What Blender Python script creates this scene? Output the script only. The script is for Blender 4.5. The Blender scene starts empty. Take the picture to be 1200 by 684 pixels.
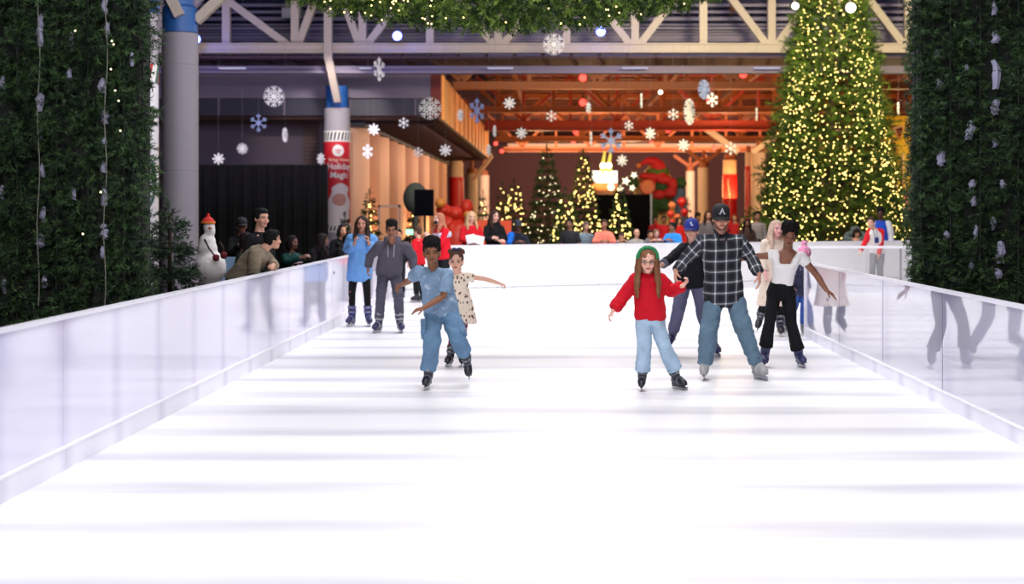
import bpy, math, random
import numpy as np
from mathutils import Vector, Matrix

random.seed(7)
RNG = np.random.default_rng(11)
SC = bpy.context.scene
COL = SC.collection
F, CX, CY, CZ = 1750.0, 650.0, 248.0, 1.75      # focal length in pixels, vanishing point, eye height
PI = math.pi


def at(px, py, Y):
    return np.array([(px - CX) * Y / F, Y, CZ - (py - CY) * Y / F])


def xa(px, Y):
    return (px - CX) * Y / F


def za(py, Y):
    return CZ - (py - CY) * Y / F


def A(*p):
    return np.array(p[0] if len(p) == 1 else p, dtype=float)


def nrm(v):
    v = np.asarray(v, float)
    l = np.linalg.norm(v)
    return v / l if l > 1e-9 else v


def lerp(a, b, t):
    return np.asarray(a, float) * (1 - t) + np.asarray(b, float) * t


def srgb(r, g, b):
    def c(u):
        u = u / 255.0
        return u / 12.92 if u <= 0.04045 else ((u + 0.055) / 1.055) ** 2.4
    return (c(r), c(g), c(b), 1.0)


# ------------------------------------------------------------------ materials
def mat_base(name):
    m = bpy.data.materials.new(name)
    m.use_nodes = True
    nt = m.node_tree
    return m, nt, nt.nodes['Principled BSDF']


def mat(name, col, rough=0.6, metal=0.0, var=0.0, scale=20.0, bump=0.0, bscale=60.0, spec=0.5, coat=0.0):
    m, nt, p = mat_base(name)
    p.inputs['Base Color'].default_value = col
    p.inputs['Roughness'].default_value = rough
    p.inputs['Metallic'].default_value = metal
    p.inputs['Specular IOR Level'].default_value = spec
    p.inputs['Coat Weight'].default_value = coat
    if var or bump:
        tc = nt.nodes.new('ShaderNodeTexCoord')
    if var:
        n = nt.nodes.new('ShaderNodeTexNoise')
        n.inputs['Scale'].default_value = scale
        n.inputs['Detail'].default_value = 3
        nt.links.new(tc.outputs['Object'], n.inputs['Vector'])
        mx = nt.nodes.new('ShaderNodeMix')
        mx.data_type = 'RGBA'
        mx.inputs['A'].default_value = tuple(c * (1 - var) for c in col[:3]) + (1,)
        mx.inputs['B'].default_value = tuple(min(1, c * (1 + var)) for c in col[:3]) + (1,)
        nt.links.new(n.outputs['Fac'], mx.inputs['Factor'])
        nt.links.new(mx.outputs['Result'], p.inputs['Base Color'])
    if bump:
        n2 = nt.nodes.new('ShaderNodeTexNoise')
        n2.inputs['Scale'].default_value = bscale
        nt.links.new(tc.outputs['Object'], n2.inputs['Vector'])
        b = nt.nodes.new('ShaderNodeBump')
        b.inputs['Strength'].default_value = bump
        b.inputs['Distance'].default_value = 0.02
        nt.links.new(n2.outputs['Fac'], b.inputs['Height'])
        nt.links.new(b.outputs['Normal'], p.inputs['Normal'])
    return m


def mat_attr(name, rough=0.6, attr='col', spec=0.4):
    m, nt, p = mat_base(name)
    a = nt.nodes.new('ShaderNodeAttribute')
    a.attribute_name = attr
    nt.links.new(a.outputs['Color'], p.inputs['Base Color'])
    p.inputs['Roughness'].default_value = rough
    p.inputs['Specular IOR Level'].default_value = spec
    return m


def mat_emit(name, col, strength, sample=True):
    m, nt, p = mat_base(name)
    p.inputs['Base Color'].default_value = (0.02, 0.02, 0.02, 1)
    p.inputs['Emission Color'].default_value = col
    p.inputs['Emission Strength'].default_value = strength
    if not sample:
        m.cycles.emission_sampling = 'NONE'
    return m


CLOTH = {}


def cloth(name, rgb, var=0.12, scale=14.0, rough=0.85):
    if name not in CLOTH:
        CLOTH[name] = mat(name, srgb(*rgb), rough, var=var, scale=scale, bump=0.25, bscale=120, spec=0.25)
    return CLOTH[name]


# ------------------------------------------------------------------ geometry
class G:
    def __init__(self):
        self.v, self.f, self.m, self.n = [], [], [], 0

    def add(self, v, f, mi=0):
        v = np.asarray(v, float)
        self.v.append(v)
        o = self.n
        self.f.extend([tuple(i + o for i in q) for q in f])
        self.m.extend([mi] * len(f))
        self.n += len(v)

    def loft(self, rings, mi=0, cap=True, closed=True):
        rings = [np.asarray(r, float) for r in rings]
        n = len(rings[0])
        v = list(np.concatenate(rings))
        f = []
        for i in range(len(rings) - 1):
            for j in range(n if closed else n - 1):
                k = (j + 1) % n
                f.append((i * n + j, i * n + k, (i + 1) * n + k, (i + 1) * n + j))
        if cap:
            f.append(tuple(range(n - 1, -1, -1)))
            f.append(tuple((len(rings) - 1) * n + j for j in range(n)))
        self.add(v, f, mi)

    def tube(self, pts, rad, n=12, rnd=True, mi=0, up=None, asp=1.0):
        """tube along pts; rad = radii per point; asp squashes the second axis"""
        P = [np.asarray(p, float) for p in pts]
        R = [float(r) for r in rad] if hasattr(rad, '__len__') else [float(rad)] * len(P)
        T = []
        for i in range(len(P)):
            a = P[max(0, i - 1)]
            b = P[min(len(P) - 1, i + 1)]
            T.append(nrm(b - a))
        ref = np.asarray(up, float) if up is not None else (A(0, 0, 1) if abs(T[0][2]) < 0.9 else A(0, 1, 0))
        rings = []
        a = np.linspace(0, 2 * PI, n, endpoint=False)
        fr = []
        for i, t in enumerate(T):
            x = ref - t * np.dot(ref, t)
            if np.linalg.norm(x) < 1e-5:
                x = A(1, 0, 0) - t * t[0]
            x = nrm(x)
            y = np.cross(t, x)
            ref = x
            fr.append((x, y, t))

        def ring(c, r, k):
            x, y, t = fr[k]
            return c + np.outer(np.cos(a) * r, x) + np.outer(np.sin(a) * r * asp, y)
        if rnd:
            for u in (0.97, 0.75, 0.4):
                rings.append(ring(P[0] - fr[0][2] * R[0] * u, R[0] * math.sqrt(1 - u * u), 0))
        for i in range(len(P)):
            rings.append(ring(P[i], R[i], i))
        if rnd:
            k = len(P) - 1
            for u in (0.4, 0.75, 0.97):
                rings.append(ring(P[k] + fr[k][2] * R[k] * u, R[k] * math.sqrt(1 - u * u), k))
        self.loft(rings, mi)

    def ell(self, c, r, R=None, nu=16, nv=10, mi=0):
        c = np.asarray(c, float)
        M = np.eye(3) if R is None else np.asarray(R, float)     # rows are the local axes
        v = [np.array([0, 0, -1.0])]
        for i in range(1, nv):
            p = -PI / 2 + PI * i / nv
            for j in range(nu):
                q = 2 * PI * j / nu
                v.append(np.array([math.cos(p) * math.cos(q), math.cos(p) * math.sin(q), math.sin(p)]))
        v.append(np.array([0, 0, 1.0]))
        v = np.array(v) * np.asarray(r, float)
        f = []
        for j in range(nu):
            f.append((0, 1 + (j + 1) % nu, 1 + j))
            b = 1 + (nv - 2) * nu
            f.append((len(v) - 1, b + j, b + (j + 1) % nu))
        for i in range(nv - 2):
            for j in range(nu):
                k = (j + 1) % nu
                f.append((1 + i * nu + j, 1 + i * nu + k, 1 + (i + 1) * nu + k, 1 + (i + 1) * nu + j))
        self.add(c + v @ M, f, mi)

    def box(self, c, size, R=None, mi=0):
        M = np.eye(3) if R is None else np.asarray(R, float)
        s = np.asarray(size, float) / 2
        v = np.array([[x, y, z] for x in (-1, 1) for y in (-1, 1) for z in (-1, 1)]) * s
        f = [(0, 1, 3, 2), (4, 6, 7, 5), (0, 4, 5, 1), (2, 3, 7, 6), (0, 2, 6, 4), (1, 5, 7, 3)]
        self.add(np.asarray(c, float) + v @ M, f, mi)

    def span(self, x0, x1, y0, y1, z0, z1, mi=0):
        self.box(((x0 + x1) / 2, (y0 + y1) / 2, (z0 + z1) / 2), (abs(x1 - x0), abs(y1 - y0), abs(z1 - z0)), mi=mi)

    def bar(self, p0, p1, w, h, up=(0, 0, 1), mi=0):
        p0, p1 = A(p0), A(p1)
        t = nrm(p1 - p0)
        u = np.asarray(up, float)
        if abs(np.dot(u, t)) > 0.95:
            u = A(0, 1, 0)
        s = nrm(np.cross(t, u))
        u = np.cross(s, t)
        L = np.linalg.norm(p1 - p0)
        self.box((p0 + p1) / 2, (L, w, h), R=np.array([t, s, u]), mi=mi)

    def cyl(self, p0, p1, r0, r1=None, n=24, mi=0):
        r1 = r0 if r1 is None else r1
        self.tube([p0, p1], [r0, r1], n=n, rnd=False, mi=mi)

    def lathe(self, c, prof, n=24, mi=0):
        a = np.linspace(0, 2 * PI, n, endpoint=False)
        self.loft([np.stack([c[0] + r * np.cos(a), c[1] + r * np.sin(a), np.full(n, c[2] + z)], 1) for r, z in prof], mi)

    def prism(self, poly, d, mi=0):
        """poly: list of 3-D points (planar), d: extrusion vector"""
        P = np.array(poly, float)
        n = len(P)
        v = np.concatenate([P, P + np.asarray(d, float)])
        f = [tuple(range(n - 1, -1, -1)), tuple(range(n, 2 * n))]
        for i in range(n):
            k = (i + 1) % n
            f.append((i, k, n + k, n + i))
        self.add(v, f, mi)

    def build(self, name, mats, parent=None, loc=None, smooth=False, fixn=True):
        me = bpy.data.meshes.new(name)
        if parent is not None:
            org = ORG[parent.name]
        else:
            org = A(loc) if loc is not None else A(0, 0, 0)
        V = np.concatenate(self.v) - org
        me.from_pydata(V.tolist(), [], self.f)
        mats = mats if isinstance(mats, (list, tuple)) else [mats]
        for x in mats:
            me.materials.append(x)
        if len(mats) > 1:
            me.polygons.foreach_set('material_index', self.m)
        if fixn:
            import bmesh
            bm = bmesh.new()
            bm.from_mesh(me)
            bmesh.ops.recalc_face_normals(bm, faces=bm.faces)
            bm.to_mesh(me)
            bm.free()
        if smooth:
            me.polygons.foreach_set('use_smooth', [True] * len(me.polygons))
            try:
                me.set_sharp_from_angle(angle=math.radians(40))
            except Exception:
                pass
        me.update()
        o = bpy.data.objects.new(name, me)
        COL.objects.link(o)
        if parent is not None:
            o.parent = parent
        else:
            o.location = org
        ORG[o.name] = org
        return o


ORG = {}


def np_mesh(name, V, Fs, mats, parent=None, loc=None, cols=None):
    """fast mesh from arrays; Fs is (n,3) or (n,4)"""
    org = ORG[parent.name] if parent is not None else (A(loc) if loc is not None else A(0, 0, 0))
    V = np.asarray(V, np.float32) - org.astype(np.float32)
    Fs = np.asarray(Fs, np.int32)
    k = Fs.shape[1]
    me = bpy.data.meshes.new(name)
    me.vertices.add(len(V))
    me.vertices.foreach_set('co', V.ravel())
    me.loops.add(Fs.size)
    me.loops.foreach_set('vertex_index', Fs.ravel())
    me.polygons.add(len(Fs))
    me.polygons.foreach_set('loop_start', np.arange(0, Fs.size, k, dtype=np.int32))
    me.materials.append(mats)
    if cols is not None:
        at_ = me.attributes.new('col', 'FLOAT_COLOR', 'POINT')
        c4 = np.ones((len(V), 4), np.float32)
        c4[:, :3] = cols
        at_.data.foreach_set('color', c4.ravel())
    me.update(calc_edges=True)
    me.validate()
    o = bpy.data.objects.new(name, me)
    COL.objects.link(o)
    if parent is not None:
        o.parent = parent
    else:
        o.location = org
    ORG[o.name] = org
    return o


def tag(o, label, cat, group=None, kind=None):
    o['label'] = label
    o['category'] = cat
    if group:
        o['group'] = group
    if kind:
        o['kind'] = kind
    return o


def thing(name, label, cat, loc, group=None):
    o = bpy.data.objects.new(name, None)
    o.empty_display_size = 0.1
    COL.objects.link(o)
    o.location = Vector(loc)
    ORG[o.name] = A(loc)
    return tag(o, label, cat, group)


def struct(o, label=None, cat=None):
    o['kind'] = 'structure'
    if label:
        o['label'] = label
        o['category'] = cat
    return o


def dup(o, loc=None, parent=None):
    c = o.copy()
    COL.objects.link(c)
    if parent is not None:
        c.parent = parent
    if loc is not None:
        c.location = Vector(loc)
    for ch in o.children:
        dup(ch, None, c)
    return c


# ------------------------------------------------------------------ needles: PVC and fir branch tips
def needles(P, D, L, k=14, nl=0.045, w=0.006, c0=(10, 24, 12), c1=(45, 75, 35), droop=0.0, rng=RNG, spread=0.75):
    """N branch tips (position, direction, length) -> triangles + colours, each tip carrying k needles"""
    N = len(P)
    D = D / (np.linalg.norm(D, axis=1, keepdims=True) + 1e-9)
    ref = np.where(np.abs(D[:, 2:3]) < 0.8, np.array([[0, 0, 1.0]]), np.array([[1.0, 0, 0]]))
    X = np.cross(D, ref)
    X /= np.linalg.norm(X, axis=1, keepdims=True)
    Yv = np.cross(D, X)
    t = rng.uniform(0.05, 1.0, (N, k))
    a = rng.uniform(0, 2 * PI, (N, k))
    rad = np.cos(a)[..., None] * X[:, None] + np.sin(a)[..., None] * Yv[:, None]
    base = P[:, None] + D[:, None] * (t * L[:, None])[..., None]
    nd = D[:, None] * (1 - spread * 0.4) + rad * spread
    nd /= np.linalg.norm(nd, axis=2, keepdims=True)
    ln = nl * rng.uniform(0.7, 1.25, (N, k))
    tip = base + nd * ln[..., None]
    side = np.cross(nd, rng.normal(size=(N, k, 3)))
    side /= np.linalg.norm(side, axis=2, keepdims=True)
    ww = (w * rng.uniform(0.7, 1.2, (N, k)))[..., None]
    v = np.stack([base - side * ww, base + side * ww, tip], 2).reshape(-1, 3)
    f = np.arange(len(v)).reshape(-1, 3)
    q = rng.uniform(0, 1, (N, 1)) ** 1.6
    c0, c1 = np.array(srgb(*c0)[:3]), np.array(srgb(*c1)[:3])
    ct = c0 + (c1 - c0) * q
    cols = np.repeat(ct[:, None], k * 3, 1).reshape(-1, 3)
    cols = cols * rng.uniform(0.8, 1.2, (len(cols) // 3, 1)).repeat(3, 0)
    return v, f, cols


# ------------------------------------------------------------------ deferred remeshing (one depsgraph pass for all bodies and clothes)
PEND = []


def soft(g, name, m, parent, vox, smooth=3, fn=None, loc=None):
    o = g.build(name, m, parent=parent, loc=loc, fixn=False)
    r = o.modifiers.new('r', 'REMESH')
    r.mode = 'VOXEL'
    r.voxel_size = vox
    if smooth:
        s = o.modifiers.new('s', 'SMOOTH')
        s.factor = 0.5
        s.iterations = smooth
    PEND.append((o, fn))
    return o


def finish_soft():
    bpy.context.view_layer.update()
    dg = bpy.context.evaluated_depsgraph_get()
    for o, fn in PEND:
        me = bpy.data.meshes.new_from_object(o.evaluated_get(dg), depsgraph=dg)
        old = o.data
        name = old.name
        o.modifiers.clear()
        o.data = me
        bpy.data.meshes.remove(old)
        me.name = name
        n = len(me.vertices)
        V = np.empty(n * 3, np.float32)
        me.vertices.foreach_get('co', V)
        V = V.reshape(-1, 3)
        if fn:
            N = np.empty(n * 3, np.float32)
            me.vertex_normals.foreach_get('vector', N)
            V2, cols, uv = fn(V + ORG[o.name].astype(np.float32), N.reshape(-1, 3))
            if V2 is not None:
                me.vertices.foreach_set('co', (V2 - ORG[o.name]).astype(np.float32).ravel())
            if cols is not None:
                a = me.attributes.new('col', 'FLOAT_COLOR', 'POINT')
                c4 = np.ones((n, 4), np.float32)
                c4[:, :3] = cols
                a.data.foreach_set('color', c4.ravel())
            if uv is not None:
                a = me.attributes.new('wv', 'FLOAT_VECTOR', 'POINT')
                a.data.foreach_set('vector', uv.astype(np.float32).ravel())
        me.polygons.foreach_set('use_smooth', [True] * len(me.polygons))
        me.update()


def pn(V, k, seed=0):
    r = np.random.default_rng(seed)
    out = np.zeros(len(V))
    for o in range(5):
        d = r.normal(size=3)
        d /= np.linalg.norm(d)
        d2 = r.normal(size=3)
        f = k * (1 + 0.45 * o)
        out += np.sin(V @ (d * f) + r.uniform(0, 6) + 1.3 * np.sin(V @ (d2 * f * 0.6) + r.uniform(0, 6))) / (1 + 0.4 * o)
    return out / 2.6


def wrinkle(amp, k=28, seed=0, zs=1.0):
    def fn(V, N):
        W = V * np.array([1, 1, zs])
        W2 = V * np.array([.55, .55, 1.35])
        d = pn(W, k, seed) + .45 * pn(W2, k * 2.3, seed + 50)
        return V + N * (amp * d)[:, None], None, None
    return fn
# ------------------------------------------------------------------ people
SKIN = mat_attr('skin', 0.5, spec=0.35)
DARKSK, LIGHTSK, TANSK, BRNSK = (104, 66, 46), (222, 172, 148), (196, 142, 112), (134, 88, 62)
BLADE = mat('steel_blade', (0.45, 0.46, 0.5, 1), 0.3, metal=0.9)
BLACKP = mat('boot_plastic', srgb(30, 30, 40), 0.4, var=0.2)
NAVYP = mat('boot_navy', srgb(44, 44, 84), 0.4, var=0.2)
GREYP = mat('boot_grey', srgb(150, 150, 150), 0.4, var=0.2)
STRAPM = mat('boot_strap', srgb(88, 92, 104), 0.5)
STRAPD = mat('boot_strap_dark', srgb(26, 26, 32), 0.5)
HAIRM = {}


def hairmat(rgb):
    if rgb not in HAIRM:
        HAIRM[rgb] = mat('hair_%d' % len(HAIRM), srgb(*rgb), 0.75, var=0.35, scale=30, bump=0.5, bscale=90, spec=0.18)
    return HAIRM[rgb]


class Person:
    def __init__(self, P, label, s=1.0, hh=0.225, skin=LIGHTSK, fwd=(0, -1, 0), up=(0, 0, 1), vox=0.0065,
                 group=None, z0=0.0, seed=1, lip=None):
        self.P = {k: A(v) for k, v in P.items()}
        P = self.P
        self.s, self.vox, self.seed = s, vox, seed
        self.k = hh / 0.225
        self.u = nrm(up)
        f = A(fwd)
        self.f = nrm(f - self.u * np.dot(f, self.u))
        self.x = np.cross(self.f, self.u)                      # image-right when facing the camera: (-y) x z = -x -> flip
        self.x = -self.x
        self.H = P['head']
        self.loc = A(P['pel'][0], P['pel'][1], z0)
        side = nrm(P['sr'] - P['sl'])
        upv = nrm(P['neck'] - P['pel'])
        self.front = nrm(np.cross(side, upv))
        self.skin = skin
        self.lip = lip
        self._body(label, group)

    # ---- frames
    def hp(self, x, f, u):
        return self.H + (self.x * x + self.f * f + self.u * u) * self.k

    def HR(self):
        return np.array([self.x, self.f, self.u])

    def spine(self, t):
        P = self.P
        c = lerp(P['pel'], P['neck'], t)
        if 'mid' in P:
            c = c + (P['mid'] - lerp(P['pel'], P['neck'], 0.5)) * max(0, 4 * t * (1 - t))
        return c

    def side_at(self, t):
        P = self.P
        return nrm(lerp(nrm(P['hr'] - P['hl']), nrm(P['sr'] - P['sl']), min(1, max(0, t))))

    def torso(self, g, spec, n=24, p=2.4):
        s = self.s
        upv = nrm(self.P['neck'] - self.P['pel'])
        a = np.linspace(0, 2 * PI, n, endpoint=False)
        ca, sa = np.cos(a), np.sin(a)
        ex = 2.0 / p
        cx, sy = np.sign(ca) * np.abs(ca) ** ex, np.sign(sa) * np.abs(sa) ** ex
        rings = []
        for q in spec:
            t, hw, hd = q[:3]
            sh = q[3] if len(q) > 3 else 0.0
            x = self.side_at(t)
            y = nrm(np.cross(x, upv))
            c = self.spine(t) + y * sh * s
            rings.append(c + np.outer(cx, x) * hw * s + np.outer(sy, y) * hd * s)
        g.loft(rings)

    # ---- hands
    def hand(self, g, w, d, pnorm, thumb, curl=0.35, k=1.0):
        d, pnorm = nrm(d), A(pnorm)
        pnorm = nrm(pnorm - d * np.dot(pnorm, d))
        th = np.cross(d, pnorm)
        if np.dot(th, A(thumb)) < 0:
            th = -th
        a = np.linspace(0, 2 * PI, 12, endpoint=False)
        rings = []
        for t, hw, hd in ((-0.02, .024, .018), (0.01, .027, .018), (.045, .038, .017), (.08, .041, .014), (.09, .036, .011)):
            rings.append(w + d * t * k + np.outer(np.cos(a), th) * hw * k + np.outer(np.sin(a), pnorm) * hd * k)
        g.loft(rings)
        for i, (o, L) in enumerate(((.031, .070), (.0105, .080), (-.0105, .074), (-.031, .058))):
            b = w + d * (.083 - abs(i - 1) * .003) * k + th * o * k
            pts = [b - d * .012 * k, b]
            ang = 0.0
            dirs = d + th * o * 3.5
            for j, fr in enumerate((.45, .32, .26)):
                ang += curl * (1.0 if j else 0.7) + 0.06 * i
                dv = nrm(nrm(dirs) * math.cos(ang) + pnorm * math.sin(ang))
                pts.append(pts[-1] + dv * L * fr * k)
            g.tube(pts, [r * k for r in (.0098, .0095, .0088, .008, .0066)], n=8)
        b = w + d * .022 * k + th * .026 * k
        d1 = nrm(th * .75 + d * .65 + pnorm * .3)
        d2 = nrm(th * .35 + d * .85 + pnorm * (.35 + .5 * curl))
        g.tube([b - th * .01 * k, b + d1 * .034 * k, b + d1 * .034 * k + d2 * .032 * k, b + d1 * .034 * k + d2 * .055 * k],
               [r * k for r in (.0135, .0115, .0098, .0078)], n=8)

    def _body(self, label, group):
        P, s, k = self.P, self.s, self.k
        g = G()
        self.torso(g, [(-.1, .10, .08), (0, .145, .10), (.2, .14, .098), (.42, .122, .09), (.68, .142, .105), (.85, .15, .092), (.93, .12, .075), (1.0, .06, .055)])
        # neck and head
        nk = P['neck']
        g.tube([lerp(self.spine(.93), nk, .5), nk, lerp(nk, self.hp(0, -.02, -.05), .6), self.hp(0, -.012, -.03)],
               [.062 * s, .056 * s, .052 * k, .05 * k], n=14)
        R = self.HR()
        E = lambda c, r: g.ell(self.hp(*c), A(r) * k, R=R, nu=20, nv=14)
        E((0, -.008, .03), (.076, .096, .083))
        E((0, .022, -.02), (.063, .068, .075))
        E((0, .036, -.066), (.045, .046, .043))
        E((0, .066, -.088), (.022, .02, .02))
        E((0, .078, .024), (.046, .014, .011))
        E((0, .08, -.062), (.026, .012, .013))
        for sx in (-1, 1):
            E((sx * .038, .062, -.03), (.024, .022, .022))
            E((sx * .075, -.008, -.008), (.011, .02, .032))
            E((sx * .012, .088, -.036), (.009, .01, .008))
        g.tube([self.hp(0, .084, .014), self.hp(0, .098, -.012), self.hp(0, .106, -.032)], [.008 * k, .0095 * k, .012 * k], n=10)
        # arms
        for q in 'lr':
            S, Eb, W = P['s' + q], P['e' + q], P['w' + q]
            g.tube([lerp(self.spine(.88), S, .55), S, lerp(S, Eb, .45), Eb, lerp(Eb, W, .3), W],
                   [.05 * s, .049 * s, .044 * s, .038 * s, .039 * s, .026 * s], n=12)
            sx = -1 if q == 'l' else 1
            d = P.get('h' + q + 'd')
            d = nrm(W - Eb) if d is None else nrm(d)
            pnv = P.get('h' + q + 'n')
            if pnv is None:
                pnv = self.side_at(1) * -sx - A(0, 0, .3)
            th = P.get('h' + q + 't')
            if th is None:
                th = self.front + A(0, 0, .2)
            c = P.get('curl' + q)
            self.hand(g, W, d, pnv, th, 0.4 if c is None else float(c), k=s * .93 + .05)
        # legs
        for q in 'lr':
            Hh, K, An = P['h' + q], P['k' + q], P['a' + q]
            g.tube([Hh + A(0, 0, .04), Hh, lerp(Hh, K, .5), K, lerp(K, An, .3), An], [.082 * s, .082 * s, .068 * s, .052 * s, .052 * s, .036 * s], n=12)
            g.tube([An, An - nrm(K - An) * .05 * s, An - nrm(K - An) * .06 * s + A(self.front[0], self.front[1], 0) * .04 * s], [.034 * s, .03 * s, .022 * s], n=10)
        base = np.array(srgb(*self.skin)[:3])
        lip = np.array(srgb(*(self.lip or tuple(int(c * f) for c, f in zip(self.skin, (.86, .62, .62)))))[:3])
        H, X, Fv, U, kk = self.H, self.x, self.f, self.u, self.k
        seed = self.seed

        def fn(V, N):
            Q = (V - H) / kk
            x, f, u = Q @ X, Q @ Fv, Q @ U
            c = np.tile(base, (len(V), 1)) * (1 + .05 * pn(V, 30, seed))[:, None]
            ax = np.abs(x)
            face = (f > .045) & (np.abs(u) < .12) & (ax < .08)

            def put(msk, col, w=1.0):
                c[msk] = c[msk] * (1 - w) + np.array(col) * w
            put(face & (np.hypot((ax - .04) / .024, (u + .032) / .02) < 1), base * np.array([1.04, .86, .86]), .7)
            put(face & (np.hypot((ax - .032) / .021, (u + .001) / .012) < 1), base * .55, .8)  # eye-socket shade painted into the skin colour
            put(face & (np.hypot((ax - .032) / .0135, (u + .001) / .0062) < 1), np.minimum(base * 1.25 + .03, .45))
            put(face & (np.hypot((ax - .032) / .008, (u + .001) / .008) < 1), (.02, .014, .01))
            put(face & (np.hypot((ax - .033) / .021, (u - .022 + ax * .06) / .006) < 1), base * .25 + .004)
            put(face & (np.hypot(ax / .026, (u + .062) / .009) < 1), lip)
            put(face & (np.hypot(ax / .022, (u + .0615) / .0028) < 1), lip * .35)
            put(face & (np.hypot((ax - .007) / .005, (u + .043) / .004) < 1), base * .4)
            return None, c, None
        self.o = soft(g, 'person', SKIN, None, self.vox, 2, fn, loc=self.loc)
        tag(self.o, label, 'person', group)

    # ---- clothes: every one is a child of the body
    def path(self, q, names):
        return [self.P[n + q] for n in names]

    def along(self, pts, rads, end, start=0.0):
        """resample a 3-joint path (parameter 0..2) up to end with radii (r0, r1, r2)"""
        ts = list(np.linspace(start, end, 9))
        out, rr = [], []
        for t in ts:
            i = min(1, int(t))
            u = t - i
            # slight rounding at the joint
            p = lerp(pts[i], pts[i + 1], u)
            w = max(0, 1 - abs(t - 1) / .25)
            if w > 0:
                a, b = lerp(pts[0], pts[1], .85), lerp(pts[1], pts[2], .15)
                p = lerp(p, lerp(a, b, .5), .25 * w)
            out.append(p)
            rr.append(float(lerp(rads[i], rads[i + 1], u)))
        return out, rr

    def top(self, name, m, spec, sleeve=1.92, sr=(.066, .055, .045), collar=None, amp=.006, fn=None, wk=26, strap=True, cuff=0, vox=None, sl_end=None, hood=None, straps2=False):
        g = G()
        s = self.s
        self.torso(g, spec)
        for q in 'lr':
            pts = self.path(q, ('s', 'e', 'w'))
            if strap:
                g.tube([lerp(self.spine(.95), pts[0], .3), lerp(self.spine(.93), pts[0], .7), pts[0]], [.055 * s, .06 * s, sr[0] * s], n=14)
            e = (sl_end or {}).get(q, sleeve)
            if e > 0.05:
                pp, rr = self.along(pts, [r * s for r in sr], e)
                g.tube([pts[0] - nrm(pp[1] - pp[0]) * .01] + pp, [rr[0]] + rr, n=16, rnd=False)
                g.ell(pts[0], A(1, 1, 1) * sr[0] * s)
                if cuff:
                    d = nrm(pp[-1] - pp[-2])
                    g.tube([pp[-1] - d * .03 * s, pp[-1] + d * .015 * s], [rr[-1] * .96, rr[-1] * .8], n=14, rnd=False)
        if collar:
            nk = self.P['neck']
            d = nrm(self.hp(0, -.01, -.05) - nk)
            r0, h = collar
            g.tube([nk - d * .035 * s, nk + d * h * .4, nk + d * h], [r0 * 1.35 * s, r0 * 1.08 * s, r0 * s], n=18, rnd=False)
        if straps2:
            for q, sx in (('l', -1), ('r', 1)):
                S = self.P['s' + q]
                x = self.side_at(.9)
                a0 = self.spine(.95) + x * sx * .105 * s
                for fb in (1, -1):
                    g.tube([S + x * sx * -.03 + A(0, 0, .005), lerp(a0, S, .5) + self.front * fb * .05 * s - A(0, 0, .02), self.spine(.8) + x * sx * .115 * s + self.front * fb * .085 * s,
                            self.spine(.7) + x * sx * .1 * s + self.front * fb * .085 * s], [.052 * s, .046 * s, .042 * s, .04 * s], n=12)
        if hood:
            R = self.HR()
            nk = self.P['neck']
            c = nk - self.front * .07 * s + A(0, 0, .01)
            g.ell(c, (.115 * s, .065 * s, .06 * s), R=np.array([self.side_at(1), self.front, A(0, 0, 1)]))
            for sx in (-1, 1):
                g.tube([c + self.side_at(1) * sx * .09 * s, nk + self.side_at(1) * sx * .075 * s + self.front * .03 * s, nk + self.front * .085 * s - A(0, 0, .05)],
                       [.04 * s, .034 * s, .022 * s], n=10)
        return soft(g, name, m, self.o, vox or self.vox * 1.25, 3, fn or wrinkle(amp, wk, self.seed + 3, .8))

    def trousers(self, name, m, r=(.092, .07, .062), end=1.95, pel=((.26, .155, .118), (.1, .168, .13), (-.04, .165, .128), (-.16, .13, .1)), amp=.006, wk=24, fn=None, ends=None, vox=None):
        g = G()
        s = self.s
        self.torso(g, pel)
        for q in 'lr':
            pts = self.path(q, ('h', 'k', 'a'))
            pp, rr = self.along(pts, [x * s for x in r], (ends or {}).get(q, end))
            g.tube([pts[0] + A(0, 0, .06 * s)] + pp, [rr[0] * .96] + rr, n=18, rnd=False)
        return soft(g, name, m, self.o, vox or self.vox * 1.25, 3, fn or wrinkle(amp, wk, self.seed + 5, .7))

    def skates(self, m=None, strap=None, yaw=None, ff=None, lift=(), straps=True):
        s = max(.78, self.s)
        m = m or BLACKP
        strap = strap or STRAPM
        for q in 'lr':
            K, An = self.P['k' + q], self.P['a' + q]
            sh = nrm(K - An)
            fwd = A(*(ff or {}).get(q, tuple(self.front * A(1, 1, 0) + A(0, 0, 0))))
            fwd = nrm(fwd)
            up = nrm(sh * .45 + A(0, 0, .55))
            up = nrm(up - fwd * np.dot(up, fwd))
            sd = np.cross(fwd, up)
            L = lambda a, b, c: An + (sd * a + fwd * b + up * c) * s
            low = L(0, 0, -.165)[2]
            off = A(0, 0, 0)
            if q not in lift:
                zz = min(L(0, b, -.165)[2] for b in (-.11, .17))
                off = A(0, 0, .002 - zz)
            Lw = lambda a, b, c: L(a, b, c) + off
            g = G()
            R = np.array([sd, fwd, up])
            g.tube([An + sh * .155 * s + off, An + sh * .09 * s + off, Lw(0, -.005, .01), Lw(0, -.012, -.04)], [.062 * s, .06 * s, .056 * s, .052 * s], n=16, rnd=False, asp=1.0)
            a = np.linspace(0, 2 * PI, 14, endpoint=False)
            rings = []
            for b, hw, hh, c in ((-.085, .018, .03, -.055), (-.07, .036, .048, -.05), (-.02, .043, .06, -.045), (.05, .046, .055, -.05), (.1, .05, .045, -.062), (.145, .044, .035, -.072), (.172, .022, .02, -.08)):
                rings.append(np.array([Lw(hw * math.cos(t), b, c + hh * math.sin(t)) for t in a]))
            g.loft(rings)
            g.box(Lw(0, .04, -.1), A(.07, .24, .018) * s, R=R)
            b_ = soft(g, 'skate', m, self.o, .0085 if self.vox < .01 else .013, 2)
            g = G()
            g.box(Lw(0, .03, -.143), A(.009, .29, .042) * s, R=R)
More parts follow.
